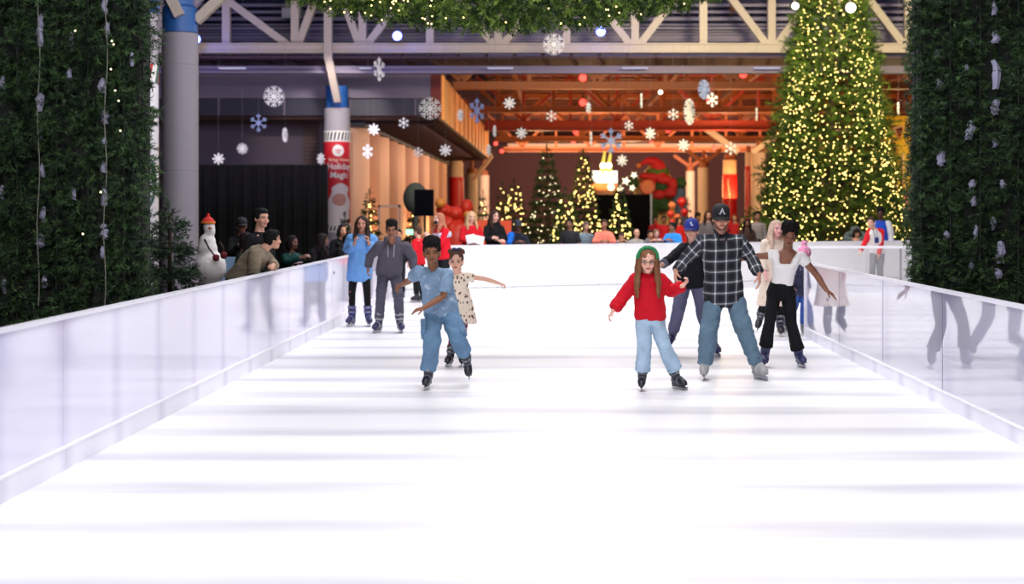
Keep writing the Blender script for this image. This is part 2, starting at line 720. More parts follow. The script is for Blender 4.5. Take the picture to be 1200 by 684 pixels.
            g.prism([Lw(-.0045, .175, -.122), Lw(-.0045, .20, -.115), Lw(-.0045, .175, -.164)], sd * .009 * s)
            g.build('blade', BLADE, parent=b_)
            g = G()
            for b in (-.05, .105):
                g.tube([Lw(0, b, -.10), Lw(0, b, -.128)], [.022 * s, .014 * s], n=10, rnd=False)
            g.box(Lw(0, .03, -.124), A(.016, .26, .012) * s, R=R)
            g.build('blade_holder', m, parent=b_)
            if straps:
                g = G()
                for c, r in ((.125, .0655), (.055, .0655)):
                    cc = An + sh * c * s + off
                    g.tube([cc - sh * .013 * s, cc + sh * .013 * s], [r * s, r * s], n=18, rnd=False)
                for b, hw, hh, cz in ((.06, .049, .058, -.052),):
                    rg = []
                    for bb in (b - .014, b + .014):
                        rg.append(np.array([Lw(hw * math.cos(t), bb, cz + hh * math.sin(t)) for t in a]))
                    g.loft(rg)
                so = g.build('strap', strap, parent=b_, smooth=True)
                g = G()
                for c in (.125, .055):
                    g.box(An + sh * c * s + off + fwd * .066 * s, A(.03, .012, .018) * s, R=R)
                g.build('buckle', GREYP if m is not GREYP else BLACKP, parent=b_)

    def shoes(self, m=None):
        s = self.s
        for q in 'lr':
            An = self.P['a' + q]
            f = nrm(self.front * A(1, 1, 0))
            sd = np.cross(f, A(0, 0, 1))
            z = self.loc[2]
            g = G()
            c = A(An[0], An[1], z)
            g.tube([c + A(0, 0, .11 * s), c + A(0, 0, .05 * s)], [.045 * s, .045 * s], n=12, rnd=False)
            g.ell(c + f * .05 * s + A(0, 0, .04 * s), (.045 * s, .14 * s, .04 * s), R=np.array([sd, f, A(0, 0, 1)]))
            g.box(c + f * .05 * s + A(0, 0, .014), A(.08, .26, .026) * s, R=np.array([sd, f, A(0, 0, 1)]))
            soft(g, 'shoe', m or BLACKP, self.o, .014, 2)

    def hair(self, kind, rgb, amp=.004, length=.3, name='hair', wk=70, vox=None):
        g = G()
        R = self.HR()
        k = self.k
        E = lambda c, r: g.ell(self.hp(*c), A(r) * k, R=R, nu=20, nv=14)
        E((0, -.016, .04), (.084, .099, .086))
        E((0, -.045, -.005), (.073, .06, .075))
        if kind == 'puff':
            E((0, -.01, .09), (.1, .09, .062))
            E((0, .005, .125), (.104, .09, .07))
        elif kind == 'top':
            E((0, .0, .085), (.084, .09, .06))
            E((0, .015, .11), (.085, .078, .055))
            for sx in (-1, 1):
                E((sx * .04, .045, .105), (.042, .04, .045))
        elif kind == 'short':
            E((0, .02, .085), (.07, .07, .035))
            for sx in (-1, 1):
                E((sx * .074, .0, .02), (.012, .03, .04))
        elif kind == 'long':
            for sx in (-1, 1):
                for a, b, w in ((.068, .03, .020), (.078, .0, .026), (.078, -.035, .03), (.045, -.07, .034)):
                    top = self.hp(sx * a * .75, b, .08)
                    m1 = self.hp(sx * (a + .008), b - .004, 0)
                    m2 = self.hp(sx * (a + .014), b - .012, -.1)
                    dn = A(0, 0, -1)
                    e1 = m2 + dn * length * .45 + self.f * (.05 if b > -.02 else -.03) * k + self.x * sx * .012
                    e2 = m2 + dn * length + self.f * (.075 if b > -.02 else -.05) * k + self.x * sx * .016
                    g.tube([top, m1, m2, e1, e2], [w * .8 * k, w * k, w * 1.15 * k, w * 1.1 * k, w * .5 * k], n=10)
        elif kind == 'bob':
            for sx in (-1, 1):
                for a, b in ((.07, .025), (.08, -.01), (.066, -.05)):
                    g.tube([self.hp(sx * a * .8, b, .07), self.hp(sx * (a + .006), b, 0), self.hp(sx * (a + .01), b, -.1)], [.02 * k, .028 * k, .022 * k], n=10)
        elif kind == 'buns':
            for sx in (-1, 1):
                E((sx * .062, -.01, .115), (.036, .036, .034))
        elif kind == 'pony':
            g.tube([self.hp(0, -.09, .06), self.hp(0, -.14, .02), self.hp(0, -.14, -.12)], [.03 * k, .036 * k, .02 * k], n=10)
        return soft(g, name, hairmat(rgb), self.o, vox or self.vox * 1.15, 1, wrinkle(amp, wk, self.seed + 9, .5 if kind in ('long', 'bob') else 1))

    def cap(self, m, brim=None, emblem=None, em=None):
        g = G()
        a = np.linspace(0, 2 * PI, 28, endpoint=False)
        rings = []
        for u, r in ((.022, 1.0), (.06, 1.02), (.095, .97), (.12, .84), (.14, .6), (.148, .3), (.15, .05)):
            rings.append(np.array([self.hp(.087 * r * math.cos(t), -.005 + (.108 if math.sin(t) > 0 else .1) * r * math.sin(t), u) for t in a]))
        g.loft(rings)
        g.tube([self.hp(0, -.005, .148), self.hp(0, -.005, .157)], [.008, .006], n=8)
        c = g.build('cap', m, parent=self.o, smooth=True)
        g = G()
        top, bot = [], []
        n = 13
        for i in range(n):
            t = -1 + 2 * i / (n - 1)
            x = .083 * t
            y0 = .06 * math.sqrt(max(0, 1 - t * t)) + .03
            y1 = y0 + .08 * math.sqrt(max(0, 1 - t * t)) ** .7
            dz = -.016 * t * t
            top.append((x, y0, .034 + dz))
            bot.append((x, y1, .012 + dz))
        v, f = [], []
        for i in range(n):
            for (x, y, z) in (top[i], bot[i]):
                v.append(self.hp(x, y, z + .004))
                v.append(self.hp(x, y, z - .004))
        for i in range(n - 1):
            o, p = 4 * i, 4 * i + 4
            f += [(o, o + 2, p + 2, p), (o + 1, p + 1, p + 3, o + 3), (o + 2, o + 3, p + 3, p + 2), (o, p, p + 1, o + 1)]
        g.add(v, f)
        g.build('brim', brim or m, parent=c, smooth=True)
        if emblem:
            g = G()
            for st in emblem:
                pts = []
                for (x, u) in st:
                    t = math.asin(max(-1, min(1, x / .087)))
                    r = 1.02 - max(0, u - .06) * 1.4
                    pts.append(self.hp(.088 * r * math.sin(t), -.005 + .1095 * r * math.cos(t), u))
                g.tube(pts, .0042 * self.k, n=6)
            g.build('emblem', em, parent=c)
        return c


# torso specs (t along the spine, half width, half depth, forward shift) in metres for a 1.7 m body
TEE = [(-.05, .178, .135), (.12, .176, .13), (.4, .165, .122), (.68, .172, .128), (.85, .166, .112), (.95, .11, .085), (1.0, .078, .07)]
SHIRT = [(-.22, .205, .15), (-.05, .2, .148), (.15, .192, .14), (.42, .182, .132), (.68, .186, .135), (.86, .176, .118), (.96, .11, .09), (1.0, .08, .075)]
SLIM = [(.2, .142, .104), (.35, .126, .096), (.5, .13, .1), (.68, .152, .118, .008), (.8, .155, .105)]
SWEAT = [(-.12, .178, .138), (-.02, .19, .15), (.2, .19, .145), (.45, .18, .135), (.68, .184, .138), (.86, .172, .118), (.96, .11, .09), (1.0, .078, .075)]


def shift(spec, hem=None):
    return spec


def std(px, Y, h, yaw=0.0, arms='down', lean=0.0, z0=-.03, hz=None, X=None, sway=0.0):
    """joints of a standing figure: px column, depth Y, height h, yaw in degrees (0 faces the camera, 90 faces image-right)"""
    s = h / 1.7
    a = math.radians(yaw)
    fr = A(math.sin(a), -math.cos(a), 0)
    sd = A(math.cos(a), math.sin(a), 0)
    o = A(X if X is not None else xa(px, Y), Y, z0)
    pelv = .92 * s

    def L(x, f, z):
        if z > pelv and lean:
            dz = z - pelv
            f, z = f * math.cos(lean) + dz * math.sin(lean), pelv + dz * math.cos(lean) - f * math.sin(lean)
        return o + sd * x + fr * f + A(0, 0, z)
    P = dict(pel=L(0, 0, .92 * s), neck=L(0, .0, 1.425 * s), head=L(0, .03 * s, 1.585 * s))
    for q, x in (('l', -1), ('r', 1)):
        P['s' + q] = L(x * .158 * s, 0, 1.345 * s)
        P['h' + q] = L(x * .088 * s, 0, .89 * s)
        P['k' + q] = L(x * .1 * s, .02, .5 * s)
        P['a' + q] = L(x * .11 * s, -.02, .09 * s)
        if arms == 'down':
            e, w = (x * .225 * s, -.02, 1.1 * s), (x * .235 * s, .07, .86 * s)
        elif arms == 'rail':
            e, w = (x * .235 * s, .13 * s, 1.15 * s if lean else max(1.06, 1.15 * s)), (x * .09 * s, .33 * s, 1.13 * s if lean else 1.13)
        elif arms == 'cross':
            e, w = (x * .225 * s, .06 * s, 1.12 * s), (-x * .02 * s, .2 * s, 1.13 * s + x * .03)
        elif arms == 'phone':
            e, w = (x * .2 * s, .14 * s, 1.13 * s), (x * .06 * s, .3 * s, 1.3 * s)
        elif arms == 'up':
            e, w = (x * .25 * s, .1 * s, 1.3 * s), (x * .2 * s, .2 * s, 1.52 * s)
        P['e' + q], P['w' + q] = L(*e), L(*w)
    P['_s'] = A(s, 0, 0)
    P['_f'] = nrm(fr + A(0, 0, -.1) - A(0, 0, lean * .3))
    return P


def J(Y, d):
    """joints from photo columns/rows at depth Y plus a depth offset"""
    return {k: at(v[0], v[1], Y + (v[2] if len(v) > 2 else 0)) for k, v in d.items()}
# ------------------------------------------------------------------ skaters on the ice
def attr_plaid():
    m, nt, p = mat_base('plaid_flannel')
    a = nt.nodes.new('ShaderNodeAttribute')
    a.attribute_name = 'wv'
    sep = nt.nodes.new('ShaderNodeSeparateXYZ')
    nt.links.new(a.outputs['Vector'], sep.inputs[0])

    def math_(op, x, y=None):
        n = nt.nodes.new('ShaderNodeMath')
        n.operation = op
        for i, q in enumerate((x, y)):
            if q is None:
                continue
            if isinstance(q, (int, float)):
                n.inputs[i].default_value = q
            else:
                nt.links.new(q, n.inputs[i])
        return n.outputs[0]

    def stripe(c, period, w, off=0.0):
        fr = math_('FRACT', math_('ADD', math_('DIVIDE', c, period), off))
        d = math_('ABSOLUTE', math_('SUBTRACT', fr, 0.5))
        return math_('LESS_THAN', d, w / period / 2)
    per = .112
    u, v = sep.outputs[0], sep.outputs[1]
    lines = math_('ADD', stripe(u, per, .015), stripe(v, per, .017))
    soft_ = math_('ADD', stripe(u, per, .055, .5), stripe(v, per, .055, .5))
    ramp = nt.nodes.new('ShaderNodeValToRGB')
    e = ramp.color_ramp.elements
    e[0].position, e[0].color = 0.0, srgb(58, 60, 68)
    e[1].position, e[1].color = 1.0, srgb(30, 30, 37)
    nt.links.new(math_('DIVIDE', soft_, 2.0), ramp.inputs[0])
    mx = nt.nodes.new('ShaderNodeMix')
    mx.data_type = 'RGBA'
    nt.links.new(math_('MULTIPLY', math_('POWER', math_('DIVIDE', lines, 2.0), 1.7), .8), mx.inputs['Factor'])
    nt.links.new(ramp.outputs[0], mx.inputs['A'])
    mx.inputs['B'].default_value = srgb(225, 228, 232)
    nt.links.new(mx.outputs['Result'], p.inputs['Base Color'])
    p.inputs['Roughness'].default_value = .9
    p.inputs['Specular IOR Level'].default_value = .2
    return m


def plaid_fn(pr):
    P = pr.P
    pel, neck = P['pel'], P['neck']
    up = nrm(neck - pel)
    sd = pr.side_at(.7)

    def fn(V, N):
        n = len(V)
        uv = np.zeros((n, 3))
        d = V - pel
        uv[:, 0] = d @ sd + .049
        uv[:, 1] = d @ up + .02
        best = np.full(n, 1e9)
        for q, sg in (('l', -1), ('r', 1)):
            S, E, W = P['s' + q], P['e' + q], P['w' + q]
            acc = 0.0
            for a, b in ((S, E), (E, W)):
                L = np.linalg.norm(b - a)
                t = nrm(b - a)
                h = np.clip((V - a) @ t, 0, L)
                c = a + np.outer(h, t)
                dist = np.linalg.norm(V - c, axis=1)
                out = ((V - S) @ (sd * sg)) > .025
                m = (dist < .085 * pr.s) & out & (dist < best)
                x = nrm(np.cross(t, pr.front))
                ang = np.arctan2((V - c) @ x, (V - c) @ np.cross(t, x))
                uv[m, 0] = (ang * .062)[m]
                uv[m, 1] = (acc + h)[m] + .03
                best[m] = dist[m]
                acc += L
        V2 = V + N * (.012 * pn(V * A(1, 1, .8), 24, 4))[:, None]
        return V2, None, uv
    return fn


def tiedye():
    m, nt, p = mat_base('tie_dye_cotton')
    tc = nt.nodes.new('ShaderNodeTexCoord')
    n = nt.nodes.new('ShaderNodeTexNoise')
    n.inputs['Scale'].default_value = 9
    n.inputs['Detail'].default_value = 4
    n.inputs['Distortion'].default_value = 1.6
    nt.links.new(tc.outputs['Object'], n.inputs['Vector'])
    r = nt.nodes.new('ShaderNodeValToRGB')
    e = r.color_ramp.elements
    e[0].position, e[0].color = .4, srgb(112, 138, 164)
    e[1].position, e[1].color = .72, srgb(186, 194, 206)
    k = r.color_ramp.elements.new(.58)
    k.color = srgb(124, 150, 178)
    nt.links.new(n.outputs['Fac'], r.inputs[0])
    nt.links.new(r.outputs[0], p.inputs['Base Color'])
    p.inputs['Roughness'].default_value = .9
    return m


def printed(name, ground, spots, scale=11.0, size=.26):
    """cloth strewn with small printed motifs"""
    m, nt, p = mat_base(name)
    tc = nt.nodes.new('ShaderNodeTexCoord')
    v = nt.nodes.new('ShaderNodeTexVoronoi')
    v.inputs['Scale'].default_value = scale
    mp = nt.nodes.new('ShaderNodeMapping')
    mp.inputs['Scale'].default_value = (1.5, 0.6, 1.0)
    mp.inputs['Rotation'].default_value = (0, .5, 0)
    nt.links.new(tc.outputs['Object'], mp.inputs['Vector'])
    nt.links.new(mp.outputs[0], v.inputs['Vector'])
    lt = nt.nodes.new('ShaderNodeMath')
    lt.operation = 'LESS_THAN'
    lt.inputs[1].default_value = size
    nt.links.new(v.outputs['Distance'], lt.inputs[0])
    sep = nt.nodes.new('ShaderNodeSeparateColor')
    nt.links.new(v.outputs['Color'], sep.inputs[0])
    r = nt.nodes.new('ShaderNodeValToRGB')
    r.color_ramp.interpolation = 'CONSTANT'
    e = r.color_ramp.elements
    e[0].position, e[0].color = 0, srgb(*spots[0])
    e[1].position, e[1].color = .5, srgb(*spots[1])
    nt.links.new(sep.outputs[0], r.inputs[0])
    mx = nt.nodes.new('ShaderNodeMix')
    mx.data_type = 'RGBA'
    mx.inputs['A'].default_value = srgb(*ground)
    nt.links.new(lt.outputs[0], mx.inputs['Factor'])
    nt.links.new(r.outputs[0], mx.inputs['B'])
    nt.links.new(mx.outputs['Result'], p.inputs['Base Color'])
    p.inputs['Roughness'].default_value = .9
    return m


def denim(name, rgb):
    return cloth(name, rgb, var=.34, scale=7)


def skater_boy():
    Y = 14.72
    P = J(Y, dict(head=(506, 296, -.06), neck=(508, 315, .03), sl=(491, 319, .0), sr=(525.5, 321, -.06),
                  el=(481, 328, .22), wl=(471, 333.5, .38), er=(519.5, 347, -.1), wr=(497, 360.5, -.24),
                  pel=(517, 361, .16), hl=(508.5, 367, .15), hr=(526.5, 367, .15), kl=(506, 397, -.06), al=(502, 435, .02),
                  kr=(535, 394, .02), ar=(547, 421, .3)))
    P['hrn'] = A(.1, .3, -1)
    P['hrd'] = A(-.95, -.2, -.25)
    P['hld'] = A(-.6, .5, -.2)
    P['curll'] = .8
    P['curlr'] = .22
    p = Person(P, 'boy skating in light blue tie-dye tee and cargo jeans, one foot lifted behind', s=.88, hh=.235, skin=BRNSK,
               fwd=(.05, -1, -.05), seed=3, vox=.006)
    p.top('t_shirt', tiedye(), [(-.1, .2, .16), (.1, .196, .15), (.4, .186, .138), (.68, .186, .135), (.86, .176, .118), (.96, .105, .09), (1.0, .085, .075)],
          sleeve=.8, sr=(.068, .076, .08), amp=.01, wk=20, sl_end=dict(l=.62, r=.8))
    p.trousers('cargo_jeans', denim('mid_blue_denim', (98, 130, 160)), r=(.106, .098, .088), end=1.93, amp=.014, wk=20, ends=dict(l=1.95, r=1.72),
               pel=((.2, .16, .12), (.06, .175, .135), (-.06, .172, .13), (-.16, .14, .105)))
    p.skates(ff=dict(l=(-.12, -1, 0), r=(.12, -.55, -.75)), lift=('r',), m=BLACKP)
    p.hair('top', (16, 13, 13), amp=.008, wk=110)
    for q, sx in (('l', -1), ('r', 1)):                       # cargo pockets
        g = G()
        c = lerp(p.P['h' + q], p.P['k' + q], .62) + A(sx * .085, -.03, 0)
        ax = nrm(p.P['h' + q] - p.P['k' + q])
        sdv = nrm(np.cross(ax, A(0, -1, 0)))
        g.box(c, (.05, .13, .15), R=np.array([sdv, np.cross(ax, sdv), ax]))
        g.box(c + ax * .06 + A(sx * .004, -.004, 0), (.058, .14, .05), R=np.array([sdv, np.cross(ax, sdv), ax]))
        soft(g, 'cargo_pocket', denim('mid_blue_denim', (98, 130, 160)), p.o, .009, 3)


def skater_small_girl():
    Y = 16.9
    P = J(Y, dict(head=(534.6, 306.5, -.05), neck=(536, 320, .02), sl=(525.5, 325, .03), sr=(547, 324, .0), el=(514, 336, .1), wl=(507, 347, .1),
                  er=(568, 326.5, .0), wr=(585.5, 332, -.03), pel=(540, 356, .04), hl=(535, 359, .04), hr=(546, 359, .04),
                  kl=(531, 386, -.05), al=(528, 413, .05), kr=(542.5, 387, -.05), ar=(541, 414, .05)))
    P['hrn'] = A(-.2, .2, -1)
    P['curlr'] = .95
    p = Person(P, 'small girl in cream printed dress with arm stretched out, skating behind the boy', s=.7, hh=.225, skin=LIGHTSK, seed=4, vox=.006,
               fwd=(-.05, -1, -.06))
    dress = printed('printed_cream_dress', (236, 218, 198), ((140, 52, 48), (84, 64, 56)), 20, .3)
    g_ = [(-.62, .235, .17), (-.35, .215, .165), (0, .19, .15), (.3, .168, .135), (.5, .155, .125), (.7, .16, .122), (.86, .158, .108), (.95, .1, .08), (1.0, .075, .066)]
    p.top('dress', dress, g_, sleeve=.42, sr=(.07, .076, .07), amp=.008, wk=26)
    p.trousers('leggings', printed('patterned_leggings', (90, 34, 48), ((220, 170, 170), (40, 26, 40)), 14, .35), r=(.085, .062, .05), end=1.8, amp=.002)
    p.skates(m=BLACKP, ff=dict(l=(-.25, -1, 0), r=(.1, -1, 0)))
    p.hair('buns', (92, 66, 54), amp=.004)
    g = G()
    for sx in (-1, 1):
        g.ell(p.hp(.008 + sx * .03, .0, .135), A(.034, .016, .026) * p.k, R=p.HR())
    g.ell(p.hp(.008, .004, .135), A(.013, .016, .015) * p.k, R=p.HR())
    soft(g, 'hair_bow', mat('navy_ribbon', srgb(32, 34, 72), .6, var=.15), p.o, .007, 1)
    g = G()
    g.tube([p.hp(.062 + .03 * math.cos(t), -.012 + .03 * math.sin(t), .098) for t in np.linspace(0, 2 * PI, 14)], .012, n=8)
    soft(g, 'hair_tie', mat('maroon_band', srgb(110, 36, 48), .7, var=.1), p.o, .007, 1)


def skater_red_girl():
    Y = 14.65
    P = J(Y, dict(head=(759, 305.5, -.07), neck=(759.5, 321, .02), sl=(744.5, 327, 0), sr=(774, 327, 0), el=(731.5, 346, .02), wl=(718.5, 364, -.03),
                  er=(786.5, 341.5, .05), wr=(800.5, 334.5, -.12), pel=(762, 373, .03), hl=(754, 379, .03), hr=(770, 379, .03),
                  kl=(755, 408, -.06), al=(752.5, 437, 0), kr=(779, 407, -.04), ar=(792, 435, .05)))
    P['hrd'] = A(.5, -.2, .6)
    P['hrn'] = A(-.5, -.2, .4)
    P['curlr'] = 1.0
    P['curll'] = .6
    p = Person(P, 'girl skating in red pullover and wide light jeans, green headband over long brown hair', s=.82, hh=.23, skin=(232, 180, 160),
               fwd=(-.03, -1, -.3), up=(0, -.15, 1), seed=5, vox=.006)
    p.top('pullover', cloth('red_knit', (196, 16, 36), .16, 16), [(-.04, .172, .13), (.02, .19, .15), (.2, .192, .15), (.45, .182, .14), (.68, .186, .14), (.86, .174, .118), (.96, .1, .085), (1.0, .08, .07)],
          sleeve=1.86, sr=(.08, .082, .07), amp=.009, wk=22, collar=(.062, .045), cuff=1)
    p.trousers('wide_jeans', denim('light_denim', (162, 186, 208)), r=(.098, .084, .1), end=1.9, amp=.006)
    p.skates(m=BLACKP, ff=dict(l=(-.1, -1, 0), r=(.55, -.85, 0)))
    p.hair('long', (128, 86, 60), amp=.006, length=.24)
    g = G()
    g.tube([p.hp(.094 * math.sin(t), .012, .03 + .1 * math.cos(t)) for t in np.linspace(-1.5, 1.5, 15)], .021, n=10)
    soft(g, 'headband', mat('green_velvet', srgb(30, 122, 72), .6, var=.3, scale=40), p.o, .008, 1, wrinkle(.004, 70))
    g = G()
    for sx in (-1, 1):
        pts = [p.hp(sx * .032 + .021 * math.cos(t), .094, .0 + .017 * math.sin(t)) for t in np.linspace(0, 2 * PI, 13)]
        g.tube(pts, .002, n=6)
        g.tube([p.hp(sx * .053, .092, .002), p.hp(sx * .076, .0, .006)], .0025, n=6)
    g.tube([p.hp(-.011, .098, .004), p.hp(.011, .098, .004)], .0028, n=6)
    g.build('eyeglasses', mat('glasses_frame', srgb(70, 46, 50), .35), parent=p.o)


def skater_plaid_man():
    Y = 15.6
    P = J(Y, dict(head=(845, 256, -.12), neck=(845, 273.5, .01), sl=(823.5, 283, .0), sr=(866.5, 283, .0), el=(805, 302, .04), wl=(792, 317.5, -.08),
                  er=(880, 302, .06), wr=(889.5, 321, -.06), pel=(848, 344, .1), hl=(837.5, 351, .1), hr=(860.5, 351, .1),
                  kl=(830.5, 387, -.07), al=(826, 427, 0), kr=(871.5, 386, -.06), ar=(886.5, 425, 0)))
    P['curll'] = .75
    P['curlr'] = .3
    P['hrn'] = A(-.8, .3, 0)
    P['hrd'] = A(.05, -.1, -1)
    P['hld'] = A(-.1, -.3, -.9)
    p = Person(P, 'man skating in black and white plaid flannel shirt, jeans and black cap', s=1.06, hh=.235, skin=(206, 150, 128), fwd=(0, -1, -.28), up=(0, -.12, 1), seed=6, vox=.006)
    p.top('flannel_shirt', attr_plaid(), [(-.2, .195, .145), (-.1, .205, .15), (.02, .202, .148), (.2, .194, .142), (.42, .188, .136), (.68, .195, .138), (.86, .184, .12), (.96, .11, .09), (1.0, .078, .072)],
          sleeve=1.93, sr=(.078, .068, .056), fn=plaid_fn(p))
    g = G()
    for sx in (-1, 1):
        nk = p.P['neck']
        g.prism([nk + A(sx * .012, -.115, -.08), nk + A(sx * .075, -.06, .0), nk + A(sx * .09, -.02, .045), nk + A(sx * .075, -.03, .055), nk + A(sx * .02, -.1, -.01), nk + A(sx * .045, -.12, -.075)], A(0, -.012, -.006))
    soft(g, 'shirt_collar', cloth('dark_flannel', (44, 46, 54)), p.o, .007, 1)
    g = G()
    nk = p.P['neck']
    g.loft([nk + A(np.array([-w, 0, w]) .tolist()[0], 0, 0) + np.array([[math.cos(t) * w, -.03 - abs(math.sin(t)) * dd, z] for t in np.linspace(0, 2 * PI, 12, endpoint=False)]) - A(-w, 0, 0) for w, dd, z in ((.02, .085, -.11), (.045, .08, -.04), (.062, .06, .015))])
    soft(g, 'undershirt', cloth('dark_red_cotton', (120, 22, 34)), p.o, .007, 1)
    p.trousers('jeans', denim('dark_denim', (92, 116, 134)), r=(.102, .086, .078), end=1.98, amp=.013)
    p.skates(m=GREYP, strap=mat('strap_white', srgb(190, 190, 186), .5), ff=dict(l=(-.15, -1, 0), r=(.35, -1, 0)))
    p.hair('short', (60, 44, 36))
    p.cap(mat('black_cap', srgb(14, 14, 18), .8, var=.2), emblem=[[(-.02, .062), (-.002, .108)], [(.02, .062), (.002, .108)], [(-.012, .08), (.012, .08)], [(-.028, .06), (-.014, .06)], [(.014, .06), (.028, .06)]],
          em=mat('pale_thread', srgb(190, 190, 200), .6))
    g = G()
    g.tube([p.P['wr'] + A(.03 * math.cos(t), .03 * math.sin(t), -.09) for t in np.linspace(0, 2 * PI, 3)], .004, n=6)
    # stubble beard: a thin shell that follows the jaw
    g = G()
    for sx in (-1, 1):
        g.tube([p.hp(sx * .062, .02, -.045), p.hp(sx * .048, .05, -.082), p.hp(sx * .02, .08, -.103), p.hp(0, .084, -.106)], [.012, .014, .014, .013], n=8)
    soft(g, 'beard', mat('stubble', srgb(120, 84, 70), .9, var=.2, scale=90), p.o, .007, 1)


def skater_cap_man():
    Y = 18.0
    P = J(Y, dict(head=(810.5, 270, -.08), neck=(812, 285, .02), sl=(800, 291, 0), sr=(830, 291, 0), el=(787, 302, -.16), wl=(776, 310, -.36),
                  er=(836, 310, .05), wr=(834, 326, -.08), pel=(809, 330, .1), hl=(800.5, 335, .1), hr=(818, 335, .1), kl=(795, 364, -.14), al=(788.5, 389, .12),
                  kr=(824, 371, -.05), ar=(836, 402, .1)))
    p = Person(P, 'man in black sweater and blue cap, skating close behind the plaid shirt', s=1.0, hh=.225, skin=(224, 172, 150), fwd=(-.25, -1, -.15), seed=7, vox=.007)
    p.top('sweater', cloth('black_knit', (18, 19, 26)), SWEAT, sleeve=1.85, sr=(.07, .06, .052), amp=.007, cuff=1)
    g = G()
    e, w = p.P['el'], p.P['wl']
    for t in (.74, .86):
        c = lerp(e, w, t)
        g.tube([c, c + nrm(w - e) * .02], [.058, .057], n=14, rnd=False)
    soft(g, 'cuff_stripe', cloth('grey_rib', (96, 100, 112)), p.o, .008, 1)
    p.trousers('trousers', cloth('slate_twill', (96, 96, 124), .12), r=(.092, .076, .068), end=1.9)
    p.skates(m=NAVYP, ff=dict(l=(-.3, -1, -.2), r=(.2, -1, 0)), lift=('l',))
    p.hair('short', (150, 112, 84))
    p.cap(mat('blue_cap', srgb(44, 58, 148), .8, var=.15), brim=mat('blue_brim', srgb(38, 46, 120), .8),
          emblem=[[(-.002, .1), (.012, .062)], [(.012, .062), (.03, .062)], [(.008, .104), (.026, .064)]], em=mat('white_thread', srgb(225, 225, 235), .6))


def skater_white_top():
    Y = 16.83
    P = J(Y, dict(head=(925, 276.5, -.1), neck=(923, 291.5, .0), sl=(908, 299, .03), sr=(939, 301, -.02), el=(888.5, 300, .07), wl=(873, 303, .02),
                  er=(956, 321, .02), wr=(968.5, 340, -.06), pel=(915, 342, .1), hl=(907, 346, .1), hr=(924, 346, .1), kl=(901.5, 379, -.06), al=(896.5, 409, .02),
                  kr=(927.5, 381, -.06), ar=(936, 413, 0)))
    P['hrd'] = A(.75, -.2, -.55)
    P['hrn'] = A(-.4, .3, -.8)
    P['curlr'] = .12
    p = Person(P, 'woman skating in white short-sleeved top and black flared trousers, looking down', s=.97, hh=.222, skin=(134, 88, 66), fwd=(-.12, -1, -.42), up=(.06, -.3, 1), seed=8, vox=.006)
    spec = [(.1, .14, .11), (.2, .136, .105), (.35, .13, .1), (.5, .136, .106), (.6, .152, .122, .012), (.68, .158, .112, .01), (.74, .15, .085, -.025), (.84, .11, .055, -.05)]
    p.top('white_top', cloth('white_jersey', (236, 232, 230), .04), spec, sleeve=.38, sr=(.066, .062, .06), strap=False, amp=.004, straps2=True)
    p.trousers('flared_trousers', cloth('black_stretch', (12, 12, 16), .15), r=(.09, .064, .085), end=1.88, amp=.005,
               pel=((.24, .138, .106), (.12, .15, .115), (0, .166, .13), (-.1, .158, .125), (-.17, .12, .1)))
    p.skates(m=NAVYP, straps=False, ff=dict(l=(-.1, -1, 0), r=(.15, -1, 0)))
    p.hair('puff', (14, 11, 11), amp=.008, wk=110)


def skater_hoodie():
    Y = 21.6
    P = J(Y, dict(head=(459, 270, -.28), neck=(459.5, 284, -.13), sl=(445, 288, -.1), sr=(475.5, 289, -.1), el=(433, 301, .03), wl=(431.5, 313, -.02), er=(484, 302, .0), wr=(484, 316, -.1),
                  pel=(456, 317, .12), hl=(449.5, 321, .12), hr=(463, 321, .12), kl=(446.5, 344, -.12), al=(444, 375, .02), kr=(466.5, 345, -.12), ar=(468.5, 374, .02)))
    p = Person(P, 'person in charcoal hoodie and trousers skating bent forward', s=1.0, hh=.235, skin=(150, 100, 78), fwd=(.05, -1, -.1), seed=9, vox=.007)
    p.top('hoodie', cloth('charcoal_fleece', (84, 80, 92)), SWEAT, sleeve=1.9, sr=(.075, .066, .056), amp=.009, wk=20, hood=True, cuff=1)
    g = G()
    nk = p.P['neck']
    for sx in (-1, 1):
        g.tube([nk + A(sx * .04, -.085, -.03), nk + A(sx * .045, -.15, -.09), nk + A(sx * .04, -.16, -.2)], .006, n=6)
    g.build('drawstring', cloth('pale_cord', (170, 166, 170)), parent=p.o)
    p.trousers('trousers', cloth('charcoal_twill', (80, 78, 92)), r=(.094, .074, .068), end=1.95, amp=.007)
    p.skates(m=NAVYP, strap=GREYP, ff=dict(l=(-.3, -1, 0), r=(.3, -1, 0)))
    p.hair('top', (22, 18, 20), amp=.006)


